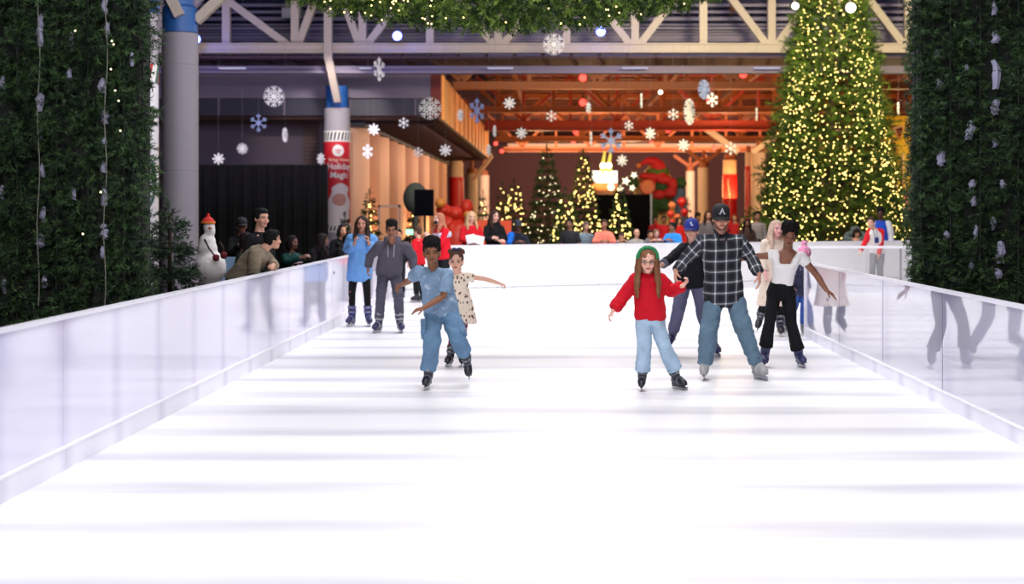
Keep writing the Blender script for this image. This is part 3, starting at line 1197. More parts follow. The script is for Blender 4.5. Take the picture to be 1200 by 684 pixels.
def skater_blue_dress():
    Y = 22.85
    P = J(Y, dict(head=(424, 262.5, -.04), neck=(424, 275, .02), sl=(411.5, 279.5, 0), sr=(436, 280, 0), el=(407.5, 294, .03), wl=(415.5, 285.5, -.2), er=(439, 294.5, .03), wr=(432, 284.5, -.2),
                  pel=(422, 309, .05), hl=(416, 312, .05), hr=(428, 312, .05), kl=(412.5, 341, -.03), al=(412.5, 368, 0), kr=(430, 341, -.03), ar=(431.5, 367.5, 0)))
    P['hld'] = A(.1, -.15, 1)
    P['hrd'] = A(-.1, -.15, 1)
    P['curll'] = P['curlr'] = .9
    p = Person(P, 'long-haired woman in light blue sweater dress and black leggings by the barrier', s=1.0, hh=.23, skin=(196, 140, 116), seed=10, vox=.007)
    p.top('sweater_dress', cloth('sky_blue_knit', (106, 156, 216), .1), [(-.6, .165, .14), (-.55, .185, .16), (-.3, .195, .16), (0, .19, .155), (.3, .18, .145), (.68, .184, .14), (.86, .172, .118), (.96, .105, .09), (1.0, .08, .072)],
          sleeve=1.85, sr=(.08, .082, .06), amp=.008, wk=22, collar=(.062, .03), cuff=1)
    p.trousers('leggings', cloth('black_stretch', (12, 12, 16)), r=(.082, .058, .044), end=1.85, amp=.002)
    p.skates(m=NAVYP, strap=mat('strap_mauve', srgb(110, 110, 170), .5), ff=dict(l=(-.3, -1, 0), r=(.3, -1, 0)))
    p.hair('long', (52, 38, 34), length=.2)


def skater_cream_coat():
    Y = 21.0
    P = J(Y, dict(head=(910.5, 268, -.04), neck=(909.5, 281, .02), sl=(897.5, 285.5, 0), sr=(922, 285.5, 0), el=(894, 303, .03), wl=(896, 319, -.1), er=(926, 303, .03), wr=(924, 319, -.1),
                  pel=(908, 322, .05), hl=(901, 326, .05), hr=(915, 326, .05), kl=(897, 351, -.02), al=(891, 370, .28), kr=(914, 352, -.05), ar=(914, 382, 0)))
    p = Person(P, 'fair-haired woman in long cream coat, half hidden behind the white top', s=1.0, hh=.225, skin=(236, 176, 172), seed=12, vox=.007, fwd=(.25, -1, -.05))
    p.top('long_coat', cloth('cream_wool', (228, 208, 192), .06), [(-.86, .25, .2), (-.5, .215, .17), (-.1, .188, .15), (.2, .178, .14), (.45, .17, .135), (.68, .18, .138), (.86, .17, .116), (.96, .1, .09), (1.0, .08, .072)],
          sleeve=1.9, sr=(.074, .066, .056), amp=.006, collar=(.07, .04))
    p.trousers('trousers', cloth('black_stretch', (12, 12, 16)), r=(.085, .064, .055), end=1.85, amp=.003)
    p.skates(m=BLACKP, ff=dict(l=(-.4, -1, -.6), r=(0, -1, 0)), lift=('l',))
    p.hair('long', (206, 176, 156), length=.16)


def skater_pink_hat_child():
    Y = 21.3
    P = J(Y, dict(head=(942.5, 299, -.03), neck=(941, 311, .02), sl=(932.5, 315, 0), sr=(950, 315, 0), el=(929, 327, .02), wl=(930, 338, -.08), er=(953, 327, .02), wr=(952, 338, -.06),
                  pel=(939.5, 340, .04), hl=(935, 343, .04), hr=(944.5, 343, .04), kl=(930, 361, -.1), al=(921, 378, .15), kr=(942, 361, -.05), ar=(941.5, 381, 0)))
    p = Person(P, 'child in pink knitted hat and speckled navy jacket skating beside the end of the barrier', s=.72, hh=.215, skin=LIGHTSK, seed=13, vox=.008, fwd=(-.1, -1, -.1))
    p.top('jacket', printed('speckled_navy', (52, 54, 84), ((110, 108, 140), (28, 28, 44)), 18, .35), SHIRT, sleeve=1.9, sr=(.078, .07, .06), amp=.006)
    p.trousers('jeans', denim('bright_denim', (70, 104, 190)), r=(.095, .078, .07), end=1.9)
    p.skates(m=GREYP, ff=dict(l=(-.2, -.8, -.5), r=(.2, -1, 0)), lift=('l',))
    p.hair('short', (90, 62, 48))
    g = G()
    a = np.linspace(0, 2 * PI, 20, endpoint=False)
    g.loft([np.array([p.hp(.098 * r * math.cos(t), -.01 + .112 * r * math.sin(t), u) for t in a]) for u, r in ((.0, 1), (.03, 1.06), (.07, 1.0), (.11, .8), (.14, .4), (.148, .1))])
    g.ell(p.hp(0, -.01, .175), A(.045, .045, .045) * p.k)
    soft(g, 'knitted_hat', printed('pink_knit', (236, 150, 190), ((250, 215, 230), (214, 96, 150)), 30, .35), p.o, .009, 1, wrinkle(.006, 90))


def skater_raglan_boy():
    Y = 33.0
    P = J(Y, dict(head=(1020.5, 260.5, -.2), neck=(1024, 268, -.1), sl=(1019, 271, -.05), sr=(1033, 271.5, -.05), el=(1014.5, 283, -.1), wl=(1008.5, 293.5, -.2), er=(1032.5, 285, 0), wr=(1030, 298, -.1),
                  pel=(1028, 294, .15), hl=(1024, 296, .15), hr=(1032.5, 296, .15), kl=(1022, 315, -.05), al=(1022, 334, .1), kr=(1031, 315, 0), ar=(1032, 334, .15)))
    p = Person(P, 'boy in white baseball shirt with red sleeves, bending behind the far glass', s=.98, hh=.225, skin=LIGHTSK, seed=14, vox=.009, fwd=(-.5, -1, -.2))
    p.top('shirt_body', cloth('white_jersey', (232, 228, 228), .04), TEE, sleeve=0)
    g = G()
    for q in 'lr':
        pts = p.path(q, ('s', 'e', 'w'))
        pp, rr = p.along(pts, (.072, .062, .05), 1.85)
        g.tube([lerp(p.spine(.95), pts[0], .45), lerp(p.spine(.93), pts[0], .8)] + pp, [.066, .078] + rr, n=14)
    soft(g, 'raglan_sleeves', cloth('red_jersey', (214, 34, 44)), p.o, .012, 2, wrinkle(.005, 26))
    p.trousers('trousers', cloth('grey_sweat', (128, 130, 136)), r=(.09, .072, .066), end=1.92)
    p.skates(m=BLACKP, straps=False)
    p.hair('short', (66, 46, 38))
    g = G()
    for sx in (-1, 1):
        g.tube([p.P['neck'] + A(sx * .04, -.1, -.02), p.P['neck'] + A(sx * .02 + .02, -.17, -.2)], .008, n=6)
    g.box(p.P['neck'] + A(.02, -.2, -.25), (.09, .03, .12))
    g.build('lanyard', cloth('navy_ribbon2', (40, 48, 110)), parent=p.o)


def skaters():
    skater_boy()
    skater_small_girl()
    skater_red_girl()
    skater_plaid_man()
    skater_cap_man()
    skater_white_top()
    skater_hoodie()
    skater_blue_dress()
    skater_cream_coat()
    skater_pink_hat_child()
    skater_raglan_boy()
# ------------------------------------------------------------------ setting: ice, floor, walls, roof
LX, RX = -3.33, 3.5                      # ice edges at the two long barriers
FAR0, FAR1 = A(-3.4, 30.5), A(9.6, 37.0)  # far barrier, running slightly away to the right


def ice_material():
    m, nt, p = mat_base('rink_ice')
    tc = nt.nodes.new('ShaderNodeTexCoord')
    sep = nt.nodes.new('ShaderNodeSeparateXYZ')
    nt.links.new(tc.outputs['Object'], sep.inputs[0])
    nz = nt.nodes.new('ShaderNodeTexNoise')
    mp = nt.nodes.new('ShaderNodeMapping')
    mp.inputs['Scale'].default_value = (.12, 1.1, 1)
    nt.links.new(tc.outputs['Object'], mp.inputs[0])
    nt.links.new(mp.outputs[0], nz.inputs['Vector'])
    nz.inputs['Scale'].default_value = 1.6
    nz.inputs['Detail'].default_value = 5

    def M(op, a, b=None):
        n = nt.nodes.new('ShaderNodeMath')
        n.operation = op
        for i, q in enumerate((a, b)):
            if q is None:
                continue
            if isinstance(q, (int, float)):
                n.inputs[i].default_value = q
            else:
                nt.links.new(q, n.inputs[i])
        return n.outputs[0]
    # soft greyed bands across the ice every 1.22 m
    y = M('ADD', sep.outputs[1], M('MULTIPLY', nz.outputs['Fac'], .7))
    fr = M('FRACT', M('DIVIDE', M('SUBTRACT', y, 11.05), 1.22))
    d = M('MULTIPLY', M('ABSOLUTE', M('SUBTRACT', fr, .5)), 2.0)
    mr = nt.nodes.new('ShaderNodeMapRange')
    mr.interpolation_type = 'SMOOTHERSTEP'
    mr.inputs['From Min'].default_value = .4
    mr.inputs['From Max'].default_value = 1.0
    nt.links.new(d, mr.inputs['Value'])
    nz2 = nt.nodes.new('ShaderNodeTexNoise')
    mp2 = nt.nodes.new('ShaderNodeMapping')
    mp2.inputs['Scale'].default_value = (.35, 1.6, 1)
    nt.links.new(tc.outputs['Object'], mp2.inputs[0])
    nt.links.new(mp2.outputs[0], nz2.inputs['Vector'])
    nz2.inputs['Scale'].default_value = 1.1
    nz2.inputs['Detail'].default_value = 3
    s = M('MULTIPLY', mr.outputs[0], M('MULTIPLY', M('SUBTRACT', nz2.outputs['Fac'], .18), 1.9))
    ramp = nt.nodes.new('ShaderNodeValToRGB')
    e = ramp.color_ramp.elements
    e[0].position, e[0].color = 0, (.92, .92, .935, 1)
    e[1].position, e[1].color = 1, (.58, .57, .64, 1)
    nt.links.new(s, ramp.inputs[0])
    nt.links.new(ramp.outputs[0], p.inputs['Base Color'])
    p.inputs['Roughness'].default_value = .38
    p.inputs['Specular IOR Level'].default_value = .3
    # fine skate scratches
    nz3 = nt.nodes.new('ShaderNodeTexNoise')
    mp3 = nt.nodes.new('ShaderNodeMapping')
    mp3.inputs['Scale'].default_value = (2.0, 30, 1)
    nt.links.new(tc.outputs['Object'], mp3.inputs[0])
    nt.links.new(mp3.outputs[0], nz3.inputs['Vector'])
    nz3.inputs['Scale'].default_value = 2
    b = nt.nodes.new('ShaderNodeBump')
    b.inputs['Strength'].default_value = .12
    b.inputs['Distance'].default_value = .01
    nt.links.new(nz3.outputs['Fac'], b.inputs['Height'])
    nt.links.new(b.outputs['Normal'], p.inputs['Normal'])
    return m


def board_material(name, base, bandcol, period, off, rough=.1, spec=.6, axis=1, coat=0.0):
    """glossy white sheet, with soft darker strips repeated at a set spacing"""
    m, nt, p = mat_base(name)
    tc = nt.nodes.new('ShaderNodeTexCoord')
    geo = nt.nodes.new('ShaderNodeNewGeometry')
    sep = nt.nodes.new('ShaderNodeSeparateXYZ')
    nt.links.new(geo.outputs['Position'], sep.inputs[0])
    a = nt.nodes.new('ShaderNodeMath')
    a.operation = 'MULTIPLY_ADD'
    a.inputs[1].default_value = 1 / period
    a.inputs[2].default_value = -off / period
    nt.links.new(sep.outputs[axis], a.inputs[0])
    fr = nt.nodes.new('ShaderNodeMath')
    fr.operation = 'FRACT'
    nt.links.new(a.outputs[0], fr.inputs[0])
    pp = nt.nodes.new('ShaderNodeMath')
    pp.operation = 'PINGPONG'
    pp.inputs[1].default_value = .5
    nt.links.new(fr.outputs[0], pp.inputs[0])
    mr = nt.nodes.new('ShaderNodeMapRange')
    mr.interpolation_type = 'SMOOTHSTEP'
    mr.inputs['From Min'].default_value = .0
    mr.inputs['From Max'].default_value = .17
    mr.inputs['To Min'].default_value = 1
    mr.inputs['To Max'].default_value = 0
    nt.links.new(pp.outputs[0], mr.inputs['Value'])
    nz = nt.nodes.new('ShaderNodeTexNoise')
    nz.inputs['Scale'].default_value = 1.3
    nz.inputs['Detail'].default_value = 4
    nt.links.new(tc.outputs['Object'], nz.inputs['Vector'])
    mu = nt.nodes.new('ShaderNodeMath')
    mu.operation = 'MULTIPLY_ADD'
    mu.inputs[1].default_value = .6
    nt.links.new(mr.outputs[0], mu.inputs[0])
    m2 = nt.nodes.new('ShaderNodeMath')
    m2.operation = 'MULTIPLY'
    m2.inputs[1].default_value = .25
    nt.links.new(nz.outputs['Fac'], m2.inputs[0])
    nt.links.new(m2.outputs[0], mu.inputs[2])
    mx = nt.nodes.new('ShaderNodeMix')
    mx.data_type = 'RGBA'
    mx.inputs['A'].default_value = srgb(*base)
    mx.inputs['B'].default_value = srgb(*bandcol)
    nt.links.new(mu.outputs[0], mx.inputs['Factor'])
    nt.links.new(mx.outputs['Result'], p.inputs['Base Color'])
    p.inputs['Roughness'].default_value = rough
    p.inputs['Specular IOR Level'].default_value = spec
    p.inputs['Coat Weight'].default_value = coat
    p.inputs['Coat Roughness'].default_value = .02
    return m


def glass_mat(name, col=(1, 1, 1, 1)):
    m, nt, p = mat_base(name)
    p.inputs['Base Color'].default_value = col
    p.inputs['Transmission Weight'].default_value = .92
    p.inputs['Roughness'].default_value = .03
    p.inputs['IOR'].default_value = 1.25
    return m


M_DARKWALL = mat('plum_wall', srgb(104, 92, 108), .8, var=.08, scale=1.5)
M_LILAC = mat('lilac_fascia', srgb(130, 120, 142), .7, var=.06, scale=2)
M_STEELW = mat('truss_paint', srgb(184, 170, 160), .55, var=.06, scale=3)
M_ORANGE = mat('rust_steel', srgb(166, 92, 46), .6, var=.12, scale=2)
M_WOODF = mat('timber_fascia', srgb(214, 146, 76), .6, var=.2, scale=1.2)
M_SOFFIT = mat('dark_soffit', srgb(58, 32, 30), .8, var=.1)
M_CONC = mat('concrete_column', srgb(158, 152, 160), .7, var=.05, scale=4, bump=.1)
M_BLUE = mat('blue_collar', srgb(30, 84, 150), .5, var=.1)
M_BLACKCL = mat('black_drape', srgb(14, 13, 16), .95, var=.3, scale=3)
M_CREAM = mat('cream_column', srgb(232, 204, 176), .7, var=.05)


def setting():
    # ice and hall floor
    g = G()
    g.span(LX - .05, RX + .05, -6, 31.5, -.06, 0)
    g.prism([A(RX + .05, 20.9, -.06), A(12, 20.9, -.06), A(12, 38.5, -.06), A(RX + .05, 34.22, -.06)], A(0, 0, .06))
    g.prism([A(-2.0, 31.5, -.06), A(RX + .05, 31.5, -.06), A(RX + .05, 34.22, -.06)], A(0, 0, .06))
    g.prism([A(6.4, -6, -.06), A(12, -6, -.06), A(12, 20.9, -.06), A(6.4, 20.9, -.06)], A(0, 0, .06))
    struct(g.build('floor_ice', ice_material()))
    g = G()
    g.span(-45, 45, -8, 140, -.2, -.061)
    g.span(-45, LX - .06, -8, 140, -.061, -.03)
    g.span(RX + .06, 6.39, -8, 20.89, -.061, -.03)
    g.prism([A(-3.38, 30.75, -.061), A(12.5, 38.6, -.061), A(45, 38.6, -.061), A(45, 140, -.061), A(-3.38, 140, -.061)], A(0, 0, .031))
    struct(g.build('floor', mat('hall_carpet', srgb(58, 48, 52), .95, var=.3, scale=3)))

    # roof and walls
    g = G()
    g.span(-45, 45, -8, 140, 13, 13.2)
    struct(g.build('ceiling', mat('dark_deck', srgb(50, 48, 66), .9, var=.15)))
    g = G()
    g.span(-45, 45, 126, 126.4, -.03, 13)
    struct(g.build('wall_far', mat('maroon_wall', srgb(92, 62, 62), .9, var=.08)))
    g = G()
    g.span(-14, -7.3, 52, 52.4, -.03, 4.95)
    o = struct(g.build('wall_stage', M_DARKWALL))
    g = G()
    for i in range(13):                        # slatted panel at its right end
        z = 3.1 + .14 * i
        g.span(-8.75, -8.22, 51.93, 51.999, z, z + .08)
    o2 = g.build('trim_1', mat('brown_slats', srgb(96, 70, 56), .7), parent=None)
    struct(o2)
    g = G()
    g.span(-45, -14, 52, 52.4, -.03, 13)
    struct(g.build('wall_left', M_DARKWALL))
    g = G()
    g.span(-45.3, -45, -8, 140, -.03, 13)
    struct(g.build('wall_side', M_DARKWALL))
    g = G()
    g.span(45, 45.3, -8, 140, -.03, 13)
    struct(g.build('wall_right', mat('maroon_wall2', srgb(92, 62, 62), .9)))

    # lower roof block on the left: lilac front, timber side, dark underside
    g = G()
    g.span(-14, -4.05, 50, 50.3, 5.55, 6.5, mi=0)
    g.span(-14, -4.05, 50.15, 50.3, 4.98, 5.55, mi=1)
    for x in np.arange(-13.5, -4, 2.2):
        g.span(x, x + .05, 50.1, 50.16, 4.98, 5.55, mi=0)
    struct(g.build('wall_fascia', [M_LILAC, mat('dark_clerestory', srgb(58, 54, 78), .5)]))
    g = G()
    g.span(-4.05, -3.9, 50, 88, 4.95, 6.5)
    for y in np.arange(52, 88, 3.0):
        g.span(-3.9, -3.84, y, y + .12, 4.95, 6.5)
    struct(g.build('trim_2', M_WOODF))
    g = G()
    g.span(-4.15, -3.8, 49.98, 50.2, 4.9, 6.55)
    struct(g.build('trim_3', mat('maroon_edge', srgb(120, 40, 36), .6)))
    g = G()
    g.span(-14, -3.9, 50.3, 88, 4.85, 4.95)
    for y in np.arange(51, 88, 1.5):
        g.span(-14, -4.1, y, y + .2, 4.72, 4.86)
    struct(g.build('ceiling_lower', M_SOFFIT))

    # tall fluted wall panels receding under it
    k = 0
    cols = [mat('peach_panel', srgb(224, 172, 144), .7, var=.06), mat('tan_panel', srgb(176, 118, 94), .7, var=.06)]
    y = 50.7
    for k in range(13):
        w = 3.0
        g = G()
        a = np.linspace(-PI / 2, PI / 2, 9)
        pts = [A(-7.0, y, -.03)] + [A(-7.0 + .5 * math.cos(t), y + w / 2 + w / 2 * math.sin(t), -.03) for t in a] + [A(-7.0, y + w, -.03)]
        g.prism(pts[1:-1] + [A(-7.3, y + w, -.03), A(-7.3, y, -.03)], A(0, 0, 4.66))
        struct(g.build('wall_panel', cols[k % 2], smooth=True), 'peach fluted wall panel, number %s of the row counted from the banner column' % ('one two three four five six seven eight nine ten eleven twelve thirteen fourteen fifteen sixteen seventeen eighteen nineteen'.split()[k]), 'wall')
        g = G()
        g.span(-7.3, -6.45, y - .08, y + w + .08, 4.631, 4.86)
        struct(g.build('trim_%d' % (4 + k), mat('dark_header', srgb(26, 26, 44), .7)))
        y += w + .15

    # portal truss across the hall
    Yt = 47.0
    zb, zt = za(57.5, Yt), za(-45, Yt)
    x = lambda p: xa(p, Yt)
    w_ = .24
    g = G()
    g.span(-13.5, 21, Yt - .16, Yt + .16, zb - .1, zb + .12)
    g.span(-13.5, 21, Yt - .2, Yt + .2, za(52.8, Yt), za(52.8, Yt) + .05)
    g.span(-13.5, 21, Yt - .2, Yt + .2, za(61.5, Yt) - .02, za(61.5, Yt) + .04)
    g.span(-13.5, 21, Yt - .16, Yt + .16, zt, zt + .3)
    struct(g.build('roof_truss_chord', M_STEELW), 'long pale steel chord of the roof truss across the hall', 'truss')
    g = G()
    for p_ in (186, 265.5, 346, 425, 504, 584, 664, 744, 824, 904, 984, 1064, 1144):
        g.bar((x(p_), Yt, zb), (x(p_), Yt, zt), w_, w_, up=(0, 1, 0))
    step = lambda a, b: g.bar((x(a), Yt, zb), (x(b), Yt, zt), w_ * .95, w_ * .95, up=(0, 1, 0))
    for a, b in ((344, 205), (348, 386), (423, 386), (427, 504), (582, 504), (586, 664), (742, 664), (746, 824), (902, 824), (906, 984), (1062, 984), (190, 265)):
        step(a, b)
    struct(g.build('roof_truss_web', M_STEELW), 'pale steel uprights and diagonals of the roof truss', 'truss')
    g = G()
    g.span(x(381.5), x(390.5), Yt - .35, Yt - .1, za(71, Yt), zt)
    g.prism([A(x(382), Yt - .3, za(71, Yt)), A(x(391), Yt - .3, za(71, Yt)), A(x(396), Yt + .6, za(118, Yt)), A(x(388), Yt + .6, za(118, Yt))], A(0, .25, 0))
    struct(g.build('roof_post', M_STEELW), 'pale post running down from the truss to the banner column', 'post')
    # soffit, purlins and beam under the truss
    g = G()
    g.span(-13.5, 21, Yt + .3, Yt + 3, za(66, Yt) - .02, za(66, Yt) + .05, mi=1)
    for i in range(38):
        xx = -13 + .9 * i
        g.bar((xx, Yt + .25, za(63.5, Yt)), (xx + .25, Yt + 2.6, za(70, Yt)), .07, .16, mi=1)
    g.span(-13.5, 21, Yt + .6, Yt + .9, za(82.5, Yt), za(75, Yt), mi=0)
    g.span(-13.5, 21, Yt + .45, Yt + .95, za(84, Yt), za(81.5, Yt), mi=0)
    struct(g.build('roof_beam', [M_LILAC, mat('soffit_plum', srgb(84, 62, 84), .7)]), 'lilac beam and ribbed soffit below the roof truss', 'beam')
    for i, (a, b) in enumerate(((254, 285), (420, 433), (571, 601), (730, 760), (885, 915))):
        g = G()
        g.span(x(a), x(b), Yt + .2, Yt + .44, za(79.5, Yt), za(78, Yt))
        tag(g.build('strip_light', mat_emit('cool_tube', (.75, .7, 1, 1), .55, sample=False)),
            'dim tube light under the roof beam, %s' % ('above the large white snowflake by the black drape', 'beside the banner column post', 'left of the topmost snowflake', 'right of the topmost snowflake', 'behind the big tree')[i],
            'light', 'tube lights under the roof beam')
    # roof purlins seen through the truss
    g = G()
    for Y, yy, w in ((50.5, 47, .04), (50.4, 43.5, .05), (50.3, 40, .03), (50.6, 36, .06), (50.2, 33, .04), (50.5, 29, .03), (50.5, 22, .06), (50.2, 14, .04), (50.4, 6, .05)):
        g.span(-14, 26, Y, Y + .15, za(yy, Y) - w, za(yy, Y) + w)
    struct(g.build('roof_purlin', mat('lilac_steel', srgb(150, 142, 176), .6)), 'thin horizontal roof purlins behind the truss', 'purlin')
    g = G()
    g.span(-14, 26, 51.2, 51.4, za(76, 51.2), 13)
    struct(g.build('wall_upper', mat('navy_wall', srgb(52, 52, 92), .9, var=.1)))
    g = G()
    g.span(x(315), x(339), 49.2, 50, za(20, 49), za(8, 49))
    g.span(x(317), x(337), 49.14, 49.2, za(18, 49), za(10, 49))
    for q in (319, 335):
        g.span(x(q) - .02, x(q) + .02, 49.5, 49.54, za(8, 49), 13)
    tag(g.build('hanging_projector', mat('pale_grey_metal', srgb(170, 170, 176), .5)), 'pale grey box hanging among the roof steel', 'projector')

    # orange hall behind: parallel trusses
    for j, Y in enumerate((56, 69, 81, 96, 112)):
        g = G()
        zb = 6.62 if j != 2 else 6.7
        hh = (.22, .24, .5, .3, .3)[j]
        xr = 26
        g.span(-3.8, xr, Y - .15, Y + .15, zb - hh, zb)
        g.span(-3.8, xr, Y - .3, Y + .3, zb - hh - .06, zb - hh)
        zt2 = zb + 2.4
        st = 2.55
        n = int((xr + 3.8) / st)
        for i in range(n):
            xx = -3.5 + st * i + (.9 * j) % st
            g.bar((xx, Y, zb), (xx, Y, zt2), .16, .16, up=(0, 1, 0))
            if i % 2 == 0:
                g.bar((xx, Y, zb), (xx + st, Y, zt2), .17, .17, up=(0, 1, 0))
                g.bar((xx, Y, zb), (xx - st, Y, zt2), .17, .17, up=(0, 1, 0))
        g.span(-3.8, xr, Y - .15, Y + .15, zt2, zt2 + .3)
        struct(g.build('roof_truss', M_ORANGE if j != 2 else mat('red_steel', srgb(150, 50, 34), .6)),
               ('nearest', 'second', 'deep red third', 'fourth', 'farthest')[j] + ' rust-orange roof truss of the rear hall', 'truss')
    g = G()
    for xx in np.arange(-2, 26, 4.0):
        g.bar((xx, 50, 8.6), (xx, 125, 8.6), .2, .3)
    for Y in np.arange(52, 124, 3.0):
        g.span(-3.9, 26, Y, Y + .14, 9.3, 9.5)
    g.span(-3.9, 26, 50, 125, 9.9, 10.0)
    struct(g.build('ceiling_rear', mat('rust_deck', srgb(120, 70, 50), .8, var=.1)))
    g = G()
    g.span(-3.8, 24, 121, 121.4, za(178, 121), za(168, 121))
    g.span(8.5, 24, 86, 86.5, za(152, 86), za(146, 86))
    g.bar((8.7, 86.2, za(150, 86)), (10.6, 86.2, za(178, 86)), .35, .35)
    g.bar((13.6, 86.2, za(150, 86)), (11.4, 86.2, za(178, 86)), .3, .3)
    struct(g.build('roof_bracket', M_CREAM), 'cream beam and bracket above the rear columns', 'beam')

    # free-standing columns
    def column(px, Y, ytop, r, m, label, name='column', joints=()):
        g = G()
        X = xa(px, Y)
        z = za(ytop, Y)
        g.lathe((X, Y, -.03), [(r, 0), (r, z)] if not joints else [(r, 0)] + sum([[(r, j - .02), (r * .985, j - .015), (r * .985, j + .015), (r, j + .02)] for j in joints], []) + [(r, z)], n=32)
        o = g.build(name, m, smooth=True)
        struct(o, label, 'column')
        return X, z

    X, z = column(160, 29, 14, .4, M_CONC, 'concrete column wrapped in white foil beside the left garland', joints=(3.3,))
    g = G()
    g.lathe((X, 29, z - .03), [(.41, 0), (.43, .03), (.43, .5)], n=32)
    struct(g.build('column_collar', M_BLUE, smooth=True), 'blue collar on top of the foil-wrapped column', 'column')
    foil = mat('white_foil', srgb(206, 202, 210), .35, var=.05, scale=8, bump=.9, bscale=16)
    t = thing('column_wrap', 'white foil wrap with a green ring motif around the column by the left garland', 'banner', (X, 29, 0))
    g = G()
    g.lathe((X, 29, 0), [(.405, .3), (.415, .32), (.415, 4.2), (.405, 4.22)], n=40)
    g.build('foil_sheet', foil, parent=t, smooth=True)
    stripe_band(X, 29, .42, 4.25, 4.6, t, 'stripe_band', [mat('candy_red', srgb(196, 52, 48), .5), mat('candy_white', srgb(228, 226, 226), .5), mat('candy_green', srgb(36, 92, 74), .5)], 18)
    g = G()
    pts = []
    for q in np.linspace(0, 2 * PI, 41):
        th = math.radians(-62) + .75 * math.cos(q)
        pts.append(A(X + .424 * math.cos(th), 29 + .424 * math.sin(th), za(214, 29) + .52 * math.sin(q)))
    g.tube(pts, .1, n=8, asp=.25)
    soft(g, 'ring_motif', mat('deep_green', srgb(34, 84, 66), .6, var=.3, scale=10), t, .02, 1)
    g = G()
    for q in (0,):
        g.tube([A(X + .421 * math.cos(math.radians(-58)), 29 + .421 * math.sin(math.radians(-58)), za(222, 29)), A(X + .421 * math.cos(math.radians(-50)), 29 + .421 * math.sin(math.radians(-50)), za(212, 29)),
                A(X + .421 * math.cos(math.radians(-42)), 29 + .421 * math.sin(math.radians(-42)), za(200, 29))], .07, n=8, asp=.3)
    g.build('pink_patch', mat('dusty_pink', srgb(206, 128, 132), .6), parent=t)

    X, z = column(211, 32, 38, .385, mat('grey_column', srgb(140, 134, 144), .7, var=.05, scale=4, bump=.1), 'plain grey concrete column with blue collar', joints=(2.64, 4.9))
    g = G()
    g.lathe((X, 32, z - .03), [(.33, 0), (.37, .02), (.37, .55), (.3, .6), (.3, 1.6)], n=32)
    struct(g.build('column_collar', M_BLUE, smooth=True), 'blue collar on top of the plain grey column', 'column')
    g = G()
    g.bar((X + .1, 31.6, z + .3), (X - .45, 31.6, z + 1.4), .22, .2)
    g.bar((X + .35, 32, z + .25), (X + 1.4, 32, z + 1.25), .2, .2)
    struct(g.build('roof_brace', M_STEELW), 'pale brace rising from the plain grey column', 'brace')

    Yb = 48.5
    X, z = column(395, Yb, 126, .42, M_CONC, 'banner-wrapped concrete column below the truss post', joints=(4.72,))
    g = G()
    g.lathe((X, Yb, z - .03), [(.34, 0), (.36, .02), (.36, .72)], n=32)
    struct(g.build('column_collar', M_BLUE, smooth=True), 'blue collar on top of the banner column', 'column')
    holiday_banner(X, Yb, .43)

    for px, Y, yt, r, m, lab, ban in ((535, 93, 190, .43, M_CREAM, 'rear column with red banner at the end of the panel wall', 1), (553, 106, 203, .43, M_CREAM, 'plain rear column right of the first red banner', 0),
                                      (567, 118, 205, .42, M_CREAM, 'rear column in front of the maroon wall', 0),
                                      (809, 118, 200, .36, M_CREAM, 'slim rear column below the pale bracket', 0), (824.5, 106, 196, .43, M_CREAM, 'pinkish rear column left of the red banner column', 0),
                                      (855, 93, 187, .42, M_CREAM, 'rear column wrapped in a red banner behind the plaid shirt', 1), (877, 98, 178, .2, M_CREAM, 'thin rear column with a white and red banner', 2), (888.5, 90, 178, .44, M_CREAM, 'stout rear column beside the big tree', 0)):
        X, z = column(px, Y, yt, r, m, lab)
        g = G()
        g.lathe((X, Y, z - .03), [(r * .8, 0), (r * .8, .35), (.12, .4), (.12, 6.1 - z)], n=20)
        if px in (809, 824.5):
            for sx in (-1, 1):
                g.bar((X, Y, z + .3), (X + sx * 1.3, Y, 6.2), .25, .25)
        if px == 535:
            g.bar((X - .4, Y, z + .5), (X + 2.2, Y, z + .5), .3, .2)
            g.bar((X + .9, Y + 1, z - 1.2), (X + 2.2, Y, z + .4), .2, .2)
        struct(g.build('column_head', M_ORANGE if px not in (535,) else M_CREAM), 'steel head on the ' + lab, 'column')
        if ban:
            t = thing('column_banner', 'red banner around the ' + ('column at the end of the panel wall' if px == 535 else 'column behind the plaid shirt' if px == 855 else 'thin column, half white'), 'banner', (X, Y, 0))
            g = G()
            g.lathe((X, Y, 0), [(r + .005, .8), (r + .03, .82), (r + .03, z - .95), (r + .005, z - .93)], n=32)
            g.build('banner_sheet', mat('banner_red', srgb(206, 26, 30), .5, var=.05), parent=t, smooth=True)
            g = G()
            a0, a1 = ((-1.1, -.2) if ban == 1 and px == 535 else (-2.9, -1.75))
            zz = np.linspace(1.0, z - 1.2, 12)
            rr = [np.array([A(X + (r + rad) * math.cos(a), Y + (r + rad) * math.sin(a), q) for rad, a in ((.032, a0), (.045, a0), (.045, a1 + .12 * math.sin(q * 3)), (.032, a1 + .12 * math.sin(q * 3)))]) for q in zz]
            g.loft(rr)
            g.build('pale_motif', mat('banner_white', srgb(240, 214, 196), .6), parent=t)
    # black drape on its pipes
    t = thing('black_drape', 'long black curtain hanging behind the snowman and the spectators', 'curtain', (xa(300, 46), 46, 0))
    g = G()
    xs = np.linspace(xa(170, 46), xa(383, 46), 150)
    zt = za(193.5, 46)
    ys = 46 + .06 * np.sin(xs * 16) + .03 * np.sin(xs * 41 + 1)
    rings = []
    for z_, q in ((-.02, 1.4), (zt - .1, 1.0), (zt, .5)):
        front = np.stack([xs, 46 + (ys - 46) * q, np.full_like(xs, z_)], 1)
        back = front[::-1] + A(0, .03, 0)
        rings.append(np.concatenate([front, back]))
    g.loft(rings)
    g.build('drape_cloth', M_BLACKCL, parent=t)
    g = G()
